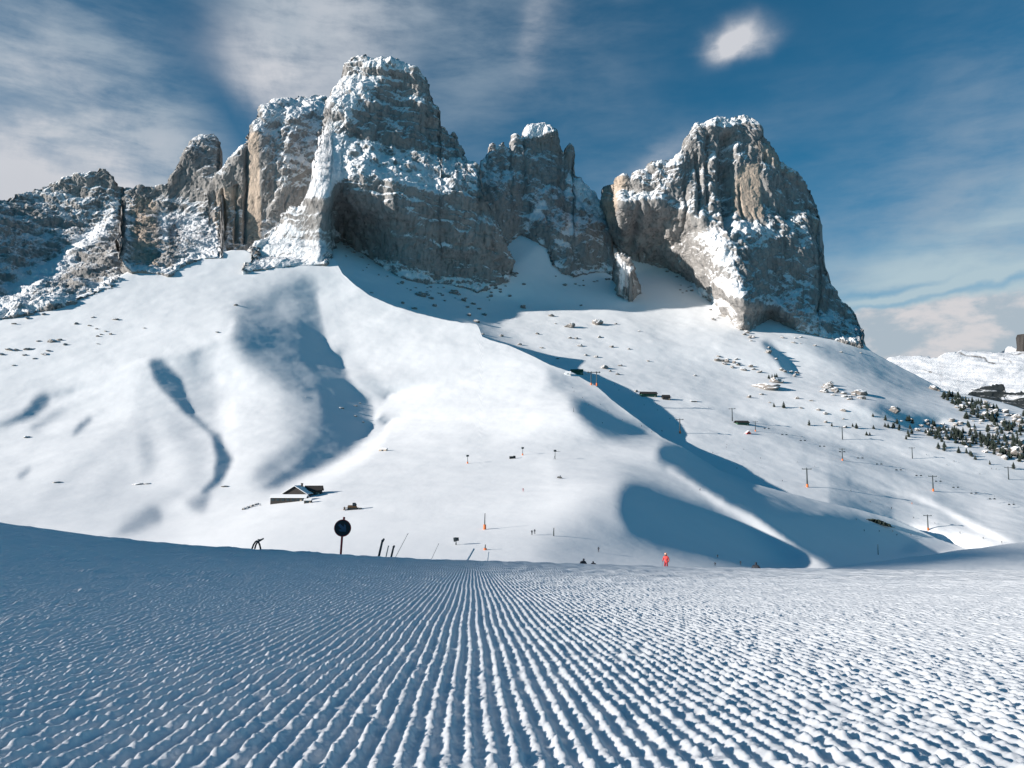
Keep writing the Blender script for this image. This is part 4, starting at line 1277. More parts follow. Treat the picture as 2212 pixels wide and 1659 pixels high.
class MB:
    """collects boxes, bars and tubes and links them as one mesh"""

    def __init__(s):
        s.bm = bmesh.new()

    def box(s, c, size, rz=0.0, ry=0.0, taper=1.0):
        m = Matrix.Translation(c) @ Matrix.Rotation(rz, 4, 'Z') @ Matrix.Rotation(ry, 4, 'Y')
        vs = []
        for x in (-.5, .5):
            for y in (-.5, .5):
                for z in (-.5, .5):
                    k = taper if z > 0 else 1.0
                    vs.append(s.bm.verts.new(m @ Vector((x * size[0] * k, y * size[1] * k, z * size[2]))))
        for f in ((0, 1, 3, 2), (4, 6, 7, 5), (0, 4, 5, 1), (2, 3, 7, 6), (0, 2, 6, 4), (1, 5, 7, 3)):
            s.bm.faces.new([vs[i] for i in f])
        return s

    def tube(s, pts, r, n=10, caps=True):
        P = [Vector(p) for p in pts]
        R = r if isinstance(r, (list, tuple)) else [r] * len(P)
        rings = []
        for i, p in enumerate(P):
            t = (P[min(i + 1, len(P) - 1)] - P[max(i - 1, 0)]).normalized()
            a = t.orthogonal().normalized() if abs(t.z) > 0.99 else t.cross(Vector((0, 0, 1))).normalized()
            b = t.cross(a)
            rings.append([s.bm.verts.new(p + (a * math.cos(2 * math.pi * k / n) + b * math.sin(2 * math.pi * k / n)) * R[i]) for k in range(n)])
        for A, B in zip(rings, rings[1:]):
            for k in range(n):
                s.bm.faces.new((A[k], A[(k + 1) % n], B[(k + 1) % n], B[k]))
        if caps:
            s.bm.faces.new(rings[0][::-1])
            s.bm.faces.new(rings[-1])
        return s

    def prism(s, outline, y0, y1):
        """outline of (x, z) pushed from y0 to y1"""
        a = [s.bm.verts.new((x, y0, z)) for x, z in outline]
        b = [s.bm.verts.new((x, y1, z)) for x, z in outline]
        n = len(a)
        s.bm.faces.new(a)
        s.bm.faces.new(b[::-1])
        for k in range(n):
            s.bm.faces.new((a[k], b[k], b[(k + 1) % n], a[(k + 1) % n]))
        return s

    def mesh(s, name, mat):
        bmesh.ops.recalc_face_normals(s.bm, faces=s.bm.faces)
        me = bpy.data.meshes.new(name)
        s.bm.to_mesh(me)
        s.bm.free()
        me.materials.append(mat)
        return me

    def build(s, name, mat, parent=None, bevel=0.0, smooth=False):
        o = bpy.data.objects.new(name, s.mesh(name, mat))
        COL.objects.link(o)
        if parent:
            o.parent = parent
        if bevel:
            bv = o.modifiers.new("bevel", 'BEVEL')
            bv.width = bevel
            bv.segments = 2
        if smooth:
            for p in o.data.polygons:
                p.use_smooth = True
        return o


def tag(o, label, cat, group=None):
    o['label'] = label
    o['category'] = cat
    if group:
        o['group'] = group
    return o


def thing(name, loc, label, cat, group=None, rz=0.0, s=1.0):
    o = bpy.data.objects.new(name, None)
    COL.objects.link(o)
    o.location = loc
    o.rotation_euler = (0, 0, rz)
    o.scale = (s, s, s)
    o.empty_display_size = 0.1
    return tag(o, label, cat, group)


def dup(o, loc, rz=None, s=None, label=None):
    def cp(a, parent):
        c = a.copy()
        COL.objects.link(c)
        if parent:
            c.parent = parent
        for ch in list(a.children):
            cp(ch, c)
        return c
    c = cp(o, None)
    c.location = loc
    if rz is not None:
        c.rotation_euler = (c.rotation_euler[0], c.rotation_euler[1], rz)
    if s is not None:
        c.scale = s if isinstance(s, (tuple, list)) else (s, s, s)
    if label:
        c['label'] = label
    return c


def hill(u, v, sink=0.25):
    """a point on the front hill or, beyond its crest, on the slope behind"""
    ft = np.interp(u, [a for a, b in FH_TOP], [b for a, b in FH_TOP])
    R = FH if v > ft + 1 else BS
    p = R.at(u, v)
    return Vector((p.x, p.y, p.z - sink)), p.length


def near(u, y):
    q = float((u - CU) / F * 1.004)
    x = q * y
    return Vector((x, y, float(ground_z(np.array([x]), np.array([y]))[0])))


# --- direction sign on the crest
def sign():
    b = near(742, 25.0)
    t = thing('direction_sign', b, "round black sign with blue arrow on a red pole at the crest", 'sign')
    pxm = b.y / F
    top = Vector((7 * pxm, 0, 79 * pxm))
    MB().tube([(0, 0, -0.35), top * 0.5, top], 0.034, 14).build('pole', M['red'], t, smooth=False)
    c = top * (56 / 79) + Vector((0, -0.055, 0))
    R = 0.262
    d = MB()
    d.tube([c + Vector((0, 0.012, 0)), c + Vector((0, -0.012, 0))], R, 48)
    disc = d.build('sign_disc', M['black'], t, bevel=0.004)
    d = MB()
    ring = []
    for k in range(49):
        a = 2 * math.pi * k / 48
        ring.append(c + Vector((math.cos(a) * (R - 0.012), -0.014, math.sin(a) * (R - 0.012))))
    d.tube(ring, 0.009, 6, False).build('rim', M['red'], disc)
    # arrow towards the lower right
    ca, sa = math.cos(math.radians(-45)), math.sin(math.radians(-45))
    out = [(-0.155, 0.042), (0.01, 0.042), (-0.055, 0.125), (0.02, 0.125), (0.155, 0.0), (0.02, -0.125), (-0.055, -0.125), (0.01, -0.042), (-0.155, -0.042)]
    out = [(0.0, 0.0)] and [(x * ca - z * sa + c.x, x * sa + z * ca + c.z) for x, z in out]
    MB().prism(out, c.y - 0.0160, c.y - 0.0125).build('arrow', M['navy'], disc)
    for dx, dz in ((0.0, 0.1), (-0.01, -0.1)):
        MB().box((c.x + dx, c.y + 0.03, c.z + dz), (0.09, 0.035, 0.04)).build('clamp', M['steel'], t)


sign()


# --- bundle of hoses rearing out of the snow
def hose():
    y = 24.0
    b = near(562, y)
    k = y / F
    t = thing('water_hose', b, "bundle of black looped hoses with a nozzle poking out of the shaded snow", 'hose')

    def P(*pts):
        return [Vector(((x - 562) * k, yy, (1191 - z) * k)) for x, yy, z in pts]
    MB().tube(P((553, 0, 1197), (555, 0, 1189), (558, 0, 1180), (562, 0, 1174), (566, -.02, 1172)), 0.024, 10).build('hose', M['rubber'], t, smooth=True)
    MB().tube(P((559, .05, 1197), (560, .05, 1188), (562, .04, 1181), (565, .02, 1176), (569, 0, 1173)), 0.024, 10).build('hose', M['rubber'], t, smooth=True)
    MB().tube(P((574, -.03, 1197), (574, -.03, 1189), (572, -.03, 1181), (569, -.02, 1175), (564, -.01, 1173)), 0.026, 10).build('hose', M['rubber'], t, smooth=True)
    MB().tube(P((566, -.02, 1174), (571, -.02, 1171.5), (577, -.02, 1168.5), (579.5, -.02, 1167)), [0.03, 0.032, 0.022, 0.022], 12).build('nozzle', M['steel'], t, smooth=True)
    MB().tube(P((570, -.02, 1172), (569, -.02, 1169)), 0.014, 8).tube(P((566.5, -.02, 1168.7), (571.5, -.02, 1169.2)), 0.010, 8).build('valve_handle', M['steel'], t)


hose()


# --- poles standing along the crest
def pole(u0, v0, u1, v1, y, r, mat, label, tip=None, group=None, name='slope_pole', m2=None):
    b = near(u0, y)
    k = y / F
    t = thing(name, b, label, 'pole', group)
    d = Vector(((u1 - u0) * k, 0, (v0 - v1) * k))
    MB().tube([d * -0.25, d * 0.5, d], [r, r, r * 0.9], 10).build('shaft', M[mat], t, smooth=True)
    if tip:
        MB().tube([d * 0.985, d + Vector((tip[0] * k, 0, tip[1] * k))], [r * 1.25, r * 0.8], 10).build('tip', M[m2 or mat], t)
    return t


pole(823, 1203, 831, 1166, 25.6, 0.036, 'steel', "tallest dark slanted post right of the round sign", (4, 5))
pole(838, 1204, 844, 1176, 25.8, 0.017, 'rope', "thin grey stake between the two dark posts", (1, 1))
pole(849, 1204, 855, 1177, 25.8, 0.032, 'steel', "shorter dark slanted post right of the thin grey stake", (2, 3))
pole(856, 1203, 884, 1149, 26.0, 0.008, 'rope', "thin cane leaning far over behind the dark posts", (2, 3), m2='steel')
pole(932, 1208, 950, 1169, 26.5, 0.007, 'rope', "faint thin cane leaning over, right of the posts", (1, 2), m2='steel')
pole(1006, 1211, 1026, 1177, 27.0, 0.030, 'white', "thick white pole leaning right near the middle of the crest")
pole(1053, 1212, 1057, 1182, 27.5, 0.014, 'white', "slim upright white stake beside the leaning white pole")


# --- people
def skinned(name, joints, bones, radii, mat, root, levels=2):
    me = bpy.data.meshes.new(name)
    me.from_pydata([tuple(j) for j in joints], bones, [])
    o = bpy.data.objects.new(name, me)
    COL.objects.link(o)
    o.modifiers.new("skin", 'SKIN').use_smooth_shade = True
    sb = o.modifiers.new("sub", 'SUBSURF')
    sb.levels = sb.render_levels = levels
    if not me.skin_vertices:
        raise RuntimeError("no skin layer")
    for i, r in enumerate(radii):
        sv = me.skin_vertices[0].data[i]
        sv.radius = r if isinstance(r, tuple) else (r, r)
        sv.use_root = i == root
    dg = bpy.context.evaluated_depsgraph_get()
    m2 = bpy.data.meshes.new_from_object(o.evaluated_get(dg))
    m2.materials.clear()
    m2.materials.append(mat)
    for p in m2.polygons:
        p.use_smooth = True
    bpy.data.objects.remove(o)
    return m2


def person_mesh(name, pose, mat, levels=2):
    """one continuous body; pose gives the joints"""
    J = pose
    names = list(J)
    ix = {n: i for i, n in enumerate(names)}
    bones = [('pelvis', 'waist'), ('waist', 'chest'), ('chest', 'neck'), ('neck', 'head'), ('head', 'crown')]
    for sd in 'lr':
        bones += [('chest', 'sh' + sd), ('sh' + sd, 'el' + sd), ('el' + sd, 'wr' + sd), ('wr' + sd, 'hd' + sd), ('pelvis', 'hp' + sd), ('hp' + sd, 'kn' + sd), ('kn' + sd, 'an' + sd), ('an' + sd, 'toe' + sd)]
    rad = {'pelvis': (.15, .12), 'waist': (.14, .11), 'chest': (.17, .12), 'neck': .062, 'head': (.085, .10), 'crown': (.075, .085), 'sh': .085, 'el': .06, 'wr': .048, 'hd': .045, 'hp': .105, 'kn': .078,
           'an': .062, 'toe': .05}
    r = [rad.get(n, rad.get(n[:-1])) for n in names]
    return skinned(name, [J[n] for n in names], [(ix[a], ix[b]) for a, b in bones], r, mat, ix['pelvis'], levels)


STAND = {'pelvis': (0, 0, .95), 'waist': (0, -.01, 1.12), 'chest': (0, 0, 1.34), 'neck': (0, -.02, 1.50), 'head': (0, -.05, 1.60), 'crown': (0, -.05, 1.70),
         'shl': (-.19, 0, 1.42), 'ell': (-.29, -.02, 1.16), 'wrl': (-.23, -.20, 1.02), 'hdl': (-.20, -.27, 1.00), 'shr': (.19, 0, 1.42), 'elr': (.30, .0, 1.16), 'wrr': (.28, -.18, .98), 'hdr': (.27, -.25, .96),
         'hpl': (-.10, 0, .90), 'knl': (-.12, -.06, .50), 'anl': (-.13, .0, .10), 'toel': (-.14, -.14, .06), 'hpr': (.10, 0, .90), 'knr': (.13, -.06, .50), 'anr': (.14, .0, .10), 'toer': (.15, -.14, .06)}
CROUCH = {'pelvis': (0, .10, .62), 'waist': (0, .03, .78), 'chest': (0, -.14, .98), 'neck': (0, -.24, 1.10), 'head': (0, -.31, 1.19), 'crown': (0, -.33, 1.28),
          'shl': (-.19, -.16, 1.04), 'ell': (-.33, -.16, .82), 'wrl': (-.30, -.40, .74), 'hdl': (-.30, -.47, .73), 'shr': (.19, -.16, 1.04), 'elr': (.33, -.16, .82), 'wrr': (.30, -.40, .74), 'hdr': (.30, -.47, .73),
          'hpl': (-.11, .08, .60), 'knl': (-.15, -.26, .44), 'anl': (-.14, -.02, .10), 'toel': (-.14, -.17, .07), 'hpr': (.11, .08, .60), 'knr': (.15, -.26, .44), 'anr': (.14, -.02, .10), 'toer': (.14, -.17, .07)}
SIT = {'pelvis': (0, .10, .14), 'waist': (0, .12, .30), 'chest': (0, .06, .52), 'neck': (0, .0, .67), 'head': (0, -.05, .77), 'crown': (0, -.06, .87),
       'shl': (-.19, .06, .58), 'ell': (-.30, -.02, .36), 'wrl': (-.22, -.24, .38), 'hdl': (-.18, -.30, .40), 'shr': (.19, .06, .58), 'elr': (.30, -.02, .36), 'wrr': (.22, -.24, .38), 'hdr': (.18, -.30, .40),
       'hpl': (-.11, .02, .15), 'knl': (-.17, -.34, .42), 'anl': (-.16, -.62, .10), 'toel': (-.17, -.74, .14), 'hpr': (.11, .02, .15), 'knr': (.17, -.34, .42), 'anr': (.16, -.62, .10), 'toer': (.17, -.74, .14)}


def skis(mb, x0=(-.13, .14), z=0.03, L=1.7):
    for x in x0:
        mb.tube([(x, .75, z), (x, 0, z), (x, -.75, z), (x, -.93, z + .10)], 0.035, 6)
    return mb


def red_person():
    b = near(1432, 60.0)
    t = thing('person', b, "person in a red jacket and dark red trousers standing beyond the crest", 'person', rz=math.radians(-35), s=.80)
    me = person_mesh('body', STAND, M['jred'], 2)
    for m in ('pred', 'skin', 'rubber'):
        me.materials.append(M[m])
    for p in me.polygons:
        c = p.center
        if c.z < 0.14:
            p.material_index = 3
        elif c.z < 0.93:
            p.material_index = 1
        elif 1.53 < c.z < 1.66 and c.y < -0.10 and abs(c.x) < 0.09:
            p.material_index = 2
        elif c.y < -0.235 and c.z < 1.05:
            p.material_index = 3
    o = bpy.data.objects.new('body', me)
    COL.objects.link(o)
    o.parent = t
    hm = MB()
    prof = [(0.125, 1.61), (0.130, 1.66), (0.118, 1.72), (0.085, 1.765), (0.03, 1.785)]
    hm.tube([(0, -.035, z) for r, z in prof], [r for r, z in prof], 18)
    hm.build('helmet', M['helmet'], t, smooth=True)
    MB().tube([(-.10, -.115, 1.635), (-.05, -.15, 1.637), (.05, -.15, 1.637), (.10, -.115, 1.635)], 0.028, 8).build('goggles', M['rubber'], t, smooth=True)
    MB().box((0, .155, 1.30), (.26, .12, .34), taper=.85).build('backpack', M['pred'], t, bevel=0.03)
    MB().tube([(-.205, -.275, 1.02), (-.24, -.36, .02)], 0.010, 6).build('ski_pole', M['steel'], t)
    MB().tube([(.272, -.255, .98), (.33, -.32, .02)], 0.010, 6).build('ski_pole', M['steel'], t)


red_person()
SITTER = person_mesh('person', SIT, M['dark'], 2)
STANDER = person_mesh('person', STAND, M['dark'], 1)
RACER = person_mesh('person', CROUCH, M['dark'], 1)


def figure(me, loc, label, group=None, rz=0.0, mat=None, s=1.0):
    o = bpy.data.objects.new('person', me)
    COL.objects.link(o)
    o.location = loc
    o.rotation_euler = (0, 0, rz)
    o.scale = (s, s, s)
    if mat:
        o.material_slots[0].link = 'OBJECT'
        o.material_slots[0].material = mat
    return tag(o, label, 'person', group)


figure(SITTER, near(1622, 48) + Vector((0, 0, .02)), "person in dark clothing sitting in the snow beyond the right part of the crest", rz=2.6, s=.82)
figure(SITTER, near(1257, 62), "hunched dark figure peeping over the middle of the crest", rz=0.5)
figure(SITTER, near(1278, 74), "smallest dark head peeping over the crest beside the hunched figure", rz=-0.4, s=.92)

SKI = "skiers scattered over the distant pistes"
LBL = "tiny dark skier out on the distant lift served pistes"
for u, v in [(1237, 839), (1240, 847), (1258, 860), (1272, 876), (1297, 875), (1313, 889), (1302, 915), (1344, 908), (1386, 922), (1408, 934), (1337, 844), (1367, 857), (1391, 876), (1421, 887), (1419, 876),
             (1447, 906), (1404, 858), (1530, 881), (1328, 831), (1607, 972), (1570, 962), (1569, 968), (1643, 991), (1540, 979), (1732, 945), (1838, 1062), (1880, 1085),
             (1974, 1120), (2020, 1132), (2074, 1153), (2124, 1165), (2117, 1025), (2001, 983), (2061, 998), (2071, 1000), (2046, 1005), (2142, 1014), (2152, 1015),
             (1850, 1124), (1867, 1148), (1899, 1149), (1929, 1149), (1937, 1157), (1968, 1157), (1550, 1205), (1545, 1222), (1600, 1221), (1512, 1060), (1690, 1040), (1760, 1010), (1722, 1000), (1592, 1013)]:
    p, d = hill(u, v, 0.05)
    figure(RACER if rnd.random() < .6 else STANDER, p, LBL, SKI, rnd.uniform(0, 6.28), None, 1.15)
for (u, v, lb, mt) in [(1149, 1156, "left of two small figures walking on the snowfield right of the snow lance", 'dark'), (1155, 1154, "right of two small figures walking on the snowfield right of the snow lance", 'dark'),
                       (1293, 1193, "lone dark figure on the lower snowfield left of the person in red", 'dark'), (1130, 1062, "lone reddish skier on the open snowfield below the fan guns", 'pred'),
                       (1430, 933, "small red figure left of the nearest mid slope pylon", 'pred'), (1970, 1090, "small orange red figure beside the bright piste edge", 'orange'),
                       (2164, 1174, "larger dark figure low on the piste at the far right", 'dark'), (1926, 1100, "dark figure on the piste above the scrub patch", 'dark')]:
    p, d = hill(u, v, 0.05)
    figure(STANDER, p, lb, None, rnd.uniform(-.6, .6), M[mt], 1.2)


# --- lift pylons
def pylon_proto(h, label, orange, loc):
    t = thing('lift_pylon', loc, label, 'pylon', 'pylons of the chair lifts')
    MB().tube([(0, 0, -1.5), (0, 0, h * .5), (0, 0, h)], [.58, .48, .40], 14).build('mast', M['steel'], t, smooth=True)
    c = MB()
    c.box((0, 0, h + .15), (6.4, .55, .5))
    c.box((0, 0, h + .75), (.6, .5, .8)).build('crossarm', M['steel'], t, bevel=.05)
    for sx in (-2.9, 2.9):
        a = MB()
        a.box((sx, 0, h + .05), (.35, 4.2, .32))
        for k in range(5):
            a.tube([(sx - .14, -1.6 + .8 * k, h + .42), (sx + .14, -1.6 + .8 * k, h + .42)], .32, 10)
        a.build('sheave_train', M['steel'], t)
    a = MB()
    for k in range(int(h / .6)):
        a.tube([(-.3, -.52, .5 + k * .6), (.3, -.52, .5 + k * .6)], .03, 5)
    a.tube([(-.3, -.52, .3), (-.3, -.52, h)], .03, 5).tube([(.3, -.52, .3), (.3, -.52, h)], .03, 5)
    a.build('ladder', M['steel'], t)
    if orange:
        MB().tube([(0, 0, -.5), (0, 0, 2.2)], [.86, .8], 14).build('padding', M['orange'], t, bevel=.06)
    return t


PY = {}
PYL = [(1469, 936, 907, 1, "dark pylon with orange padded foot standing on the mid slope left of the lift station"), (1582, 910, 884, 0, "plain grey pylon rising behind the upper lift station"),
       (1632, 932, 912, 1, "short orange footed pylon just right of the upper lift station"), (1744, 1052, 1016, 1, "tall orange footed pylon left of the two bright piste edges"),
       (1820, 950, 926, 0, "plain pylon at the foot of the white rocky hump"), (1820, 995, 972, 1, "orange footed pylon directly below the plain pylon of the rocky hump"),
       (1971, 990, 970, 0, "plain pylon at the lower left corner of the pine wood"), (2016, 1061, 1033, 1, "orange footed pylon above the bright piste edge on the right"),
       (2005, 1145, 1118, 1, "lowest orange footed pylon near the dark scrub patch"), (2179, 1036, 1014, 0, "plain pylon below the pine wood near the right picture edge")]
TOPS = []
for (u, v0, v1, og, lb) in PYL:
    p, d = hill(u, v0, 0.2)
    h = (v0 - v1) * d / F
    s = h / 12.5
    if og not in PY:
        PY[og] = pylon_proto(12.5, lb, og, p)
        o = PY[og]
        o.scale = (s, s, s)
        o.rotation_euler[2] = -.35
    else:
        o = dup(PY[og], p, -.35, s, lb)
    TOPS.append((u, p + Vector((0, 0, h + .5 * s)), s))


def portal():
    p, d = hill(1277, 832, .3)
    p2, d2 = hill(1290, 833, .3)
    k = d / F
    t = thing('lift_portal', p, "tall twin legged lift portal with orange feet beside the green station", 'pylon')
    w = 12 * k
    h = 28 * k
    for x in (0, w):
        lg = MB().tube([(x, 0, -2), (x, 0, h)], [.62, .5], 12).build('leg', M['steel'], t)
        MB().tube([(x, 0, -1.0), (x, 0, 3.0)], [1.0, .95], 12).build('padding', M['orange'], lg)
    MB().box((w / 2, 0, h + .2), (w + 9, .8, .8)).build('crossbeam', M['steel'], t)
    for x in (-3.5, 0.5, w - .5, w + 3.5):
        MB().box((x, 0, h + .9), (.5, 4.5, .5)).box((x, 0, h - .6), (.3, 3.0, .9)).build('sheave_train', M['steel'], t)


portal()


# --- haul cables and chairs
def cable(pts, label):
    mb = MB()
    path = []
    for a, b in zip(pts, pts[1:]):
        n = 14
        for k in range(n):
            f = k / n
            q = a.lerp(b, f)
            q.z -= (b - a).length * 0.012 * 4 * f * (1 - f)
            path.append(q)
    path.append(pts[-1])
    o = mb.tube(path, .028, 5).build('haul_cable', M['steel'])
    tag(o, label, 'cable')
    return path


T = {u: (p, s) for u, p, s in TOPS if u in (1632, 2016)}
LINE = [p for u, p, s in TOPS if u == 1632] + [[p for u, p, s in TOPS if u == 1820][1]] + [p for u, p, s in TOPS if u == 2016]
e, _ = hill(2200, 1108, 0)
LINE.append(e + Vector((0, 0, 9)))
off = Vector((2.6, 0.9, 0))
PATHS = [cable([p + off for p in LINE], "thin haul cable on the near side of the middle chair lift"), cable([p - off for p in LINE], "thin haul cable on the far side of the middle chair lift")]


def chair_proto(loc, label):
    t = thing('lift_chair', loc, label, 'lift chair', 'chairs hanging on the middle chair lift')
    MB().tube([(0, 0, 0), (0, .1, -1.2), (0, .25, -2.2)], .05, 6).build('hanger', M['steel'], t)
    MB().box((0, -.15, -2.75), (2.3, .55, .12)).build('seat', M['rubber'], t, bevel=.03)
    MB().box((0, .16, -2.42), (2.3, .10, .62)).build('backrest', M['rubber'], t, bevel=.03)
    f = MB()
    for x in (-1.15, 1.15):
        f.tube([(x, .2, -2.1), (x, -.15, -2.7), (x, -.3, -3.2)], .04, 6)
    f.tube([(-1.15, .2, -2.1), (1.15, .2, -2.1)], .05, 6).build('frame', M['steel'], t)
    MB().tube([(-1.1, -.5, -2.35), (1.1, -.5, -2.35)], .035, 6).tube([(-1.0, -.6, -3.1), (1.0, -.6, -3.1)], .03, 6).build('safety_bar', M['steel'], t)
    return t


CH = None
CL = "dark lift chair hanging over the middle piste"
for pth in PATHS:
    n = len(pth)
    for k in range(2, n - 1, 3):
        if CH is None:
            CH = chair_proto(pth[k], CL)
            CH.rotation_euler[2] = .5
            CH.scale = (1.25, 1.25, 1.25)
        else:
            dup(CH, pth[k], .5, 1.25)


# --- buildings
def house(name, u, v, wpx, hpx, depth, label, cat='hut', wall='wood', roofm='snowcap', rz=0.0, wins=3, ridge='x', over=.6, roofh=.45, chim=False, sink=1.0, base=None):
    p, d = hill(u, v, .1)
    k = d / F
    W, H, D = wpx * k, hpx * k, depth
    t = thing(name, p, label, cat, None, rz)
    wh = H * (1 - roofh)
    w = MB()
    if ridge == 'y':                             # gable towards us
        w.prism([(-W / 2, -sink), (W / 2, -sink), (W / 2, wh), (0, H - .3), (-W / 2, wh)], 0, D)
    else:
        w.box((0, D / 2, wh / 2 - sink / 2), (W, D, wh + sink))
    w.build('wall', M[wall], t)
    r = MB()
    th = .35
    if ridge == 'y':
        a = over
        sl = (H - wh) / (W / 2)
        r.prism([(-W / 2 - a, wh - sl * a), (0, H), (W / 2 + a, wh - sl * a), (W / 2 + a, wh - sl * a + th), (0, H + th), (-W / 2 - a, wh - sl * a + th)], -over, D + over)
    else:
        rr = H - wh
        v_ = [(-over, wh - .1), (D / 2, H), (D + over, wh - .1), (D + over, wh - .1 + th), (D / 2, H + th), (-over, wh - .1 + th)]
        bm = r.bm
        A = [bm.verts.new((-W / 2 - over, y, z)) for y, z in v_]
        B = [bm.verts.new((W / 2 + over, y, z)) for y, z in v_]
        bm.faces.new(A)
        bm.faces.new(B[::-1])
        for i in range(6):
            bm.faces.new((A[i], B[i], B[(i + 1) % 6], A[(i + 1) % 6]))
    ro = r.build('roof', M[roofm], t)
    if chim:
        MB().box((W * .18, D * .5, H + .5), (.9, .9, 1.8)).box((W * .18, D * .5, H + 1.5), (1.2, 1.2, .25)).build('chimney', M['wood'], ro)
    for i in range(wins):
        x = -W / 2 + W * (i + .5) / wins
        wi = MB()
        s = min(W / wins * .28, .7)
        wi.box((x, -.03, wh * .55), (s * 2 + .2, .1, 1.2)).build('window', M['steel'], t)
        MB().box((x, -.09, wh * .55), (s * 2, .05, 1.0)).build('pane', M['glass'], t.children[-1])
    MB().box((W * .36, -.05, wh * .30), (min(1.1, W * .2), .12, wh * .55)).build('door', M['beige'], t)
    return t


house('mountain_hut', 636, 1078, 50, 27, 9, "main timber hut under a snowy gable roof beside the lodge terrace", 'hut', 'wood', 'snowcap', -.15, 3, 'y', .9, .55, True, 1.5)
house('mountain_hut', 676, 1070, 32, 19, 7, "dark roofed annexe on the right of the timber hut", 'hut', 'wood', 'wood', .10, 2, 'x', .8, .5, False, 2.0)
house('terrace_lodge', 622, 1085, 74, 15, 5, "long low dark lodge in front of the timber hut", 'hut', 'wood', 'snowcap', -.05, 7, 'x', .5, .35, False, 1.5)
house('storage_shed', 664, 1087, 14, 9, 3, "small dark shed at the right end of the long lodge", 'shed', 'wood', 'snowcap', 0, 1, 'x', .3, .3)
house('storage_shed', 826, 975, 17, 7, 3, "small grey shed sunk in snow at the foot of the gully", 'shed', 'beige', 'snowcap', -.25, 1, 'x', .3, .35)
house('lift_station', 1246, 810, 26, 13, 9, "green lift station on the crest above the open snowfield", 'lift station', 'green', 'green', -.1, 2, 'x', .6, .35)
house('lift_station', 1227, 811, 12, 9, 5, "white kiosk joined to the left of the green lift station", 'kiosk', 'white', 'snowcap', -.1, 1, 'x', .3, .3)
house('lift_station', 1403, 858, 34, 12, 8, "dark valley station in the shaded hollow right of the green station", 'lift station', 'green', 'wood', .15, 3, 'x', .8, .4)
house('storage_shed', 1440, 864, 16, 11, 6, "dark shed right of the shaded valley station", 'shed', 'wood', 'wood', .1, 1, 'x', .4, .4)
house('lift_station', 1606, 919, 26, 10, 9, "upper lift station half buried at the end of the cable", 'lift station', 'green', 'wood', .2, 3, 'x', .8, .4)
house('ski_hut', 1618, 939, 10, 8, 4, "small white hut with a red front below the upper lift station", 'hut', 'jred', 'snowcap', .2, 1, 'y', .3, .5)
house('storage_shed', 1500, 869, 12, 5, 4, "tiny dark shed at the left end of the bright snow bank", 'shed', 'wood', 'snowcap', .1, 1, 'x', .3, .4)


# --- snow groomer
def groomer():
    p, d = hill(762, 1101, .05)
    t = thing('snow_groomer', p, "brown and black snow groomer parked right of the lodge", 'snow groomer', rz=.12, s=1.15)
    for y in (-1.3, 1.3):
        tr = MB()
        tr.prism([(-2.3, .35), (-1.9, .05), (1.9, .05), (2.4, .45), (2.2, .95), (-2.1, .95)], y - .55, y + .55)
        tr.build('track', M['rubber'], t, bevel=.06)
    MB().box((-.2, 0, 1.25), (4.0, 2.2, .7)).box((-1.2, 0, 1.75), (1.9, 2.0, .5)).build('body', M['brown'], t, bevel=.08)
    cb = MB()
    cb.prism([(-.1, 1.6), (1.5, 1.6), (1.7, 2.2), (1.1, 3.1), (-.1, 3.1)], -1.05, 1.05)
    cab = cb.build('cab', M['black'], t, bevel=.06)
    MB().box((.6, -1.07, 2.45), (1.0, .05, .8)).box((1.5, 0, 2.55), (.08, 1.6, .7), ry=-.55).build('window', M['glass'], cab)
    bl = MB()
    bl.prism([(-4.0, .05), (-3.7, .05), (-3.4, .6), (-3.6, 1.25), (-3.85, 1.25), (-3.75, .6)], -2.4, 2.4)
    bl.build('blade', M['brown'], t)
    MB().tube([(-3.6, -.8, .7), (-2.0, -.8, .9)], .12, 8).tube([(-3.6, .8, .7), (-2.0, .8, .9)], .12, 8).build('blade_arm', M['steel'], t)
    MB().box((3.3, 0, .5), (1.1, 4.4, .5)).tube([(2.2, 0, .9), (3.0, 0, .7)], .15, 8).build('tiller', M['steel'], t, bevel=.05)


groomer()


# --- snow making lances and fan guns
def lance(u, v0, v1, label, head=False, arm=False, og=True):
    p, d = hill(u, v0, .1)
    h = (v0 - v1) * d / F
    t = thing('snow_gun', p, label, 'snow gun', rz=.2)
    MB().tube([(0, 0, -1), (0, 0, h * .5), (.1, 0, h)], [.28, .22, .15], 10).build('mast', M['steel'], t)
    if og:
        MB().tube([(0, 0, -.4), (0, 0, min(2.4, h * .3))], [.62, .55], 12).build('padding', M['orange'], t)
    if head:
        hd = MB().tube([(-.9, 0, h + .4), (-.2, 0, h + .5), (.7, 0, h + .6)], [.75, .8, .6], 14).build('fan_housing', M['steel'], t, bevel=.05)
        MB().tube([(.68, 0, h + .6), (.95, 0, h + .63)], [.62, .66], 14).build('nozzle_ring', M['black'], hd)
    if arm:
        MB().tube([(0, 0, h - .2), (2.5, 0, h + .1), (4.3, 0, h - .3)], [.16, .13, .10], 8).build('arm', M['steel'], t)
        MB().tube([(0, 0, h * .55), (-1.3, 0, -.8)], .12, 8).build('strut', M['steel'], t)


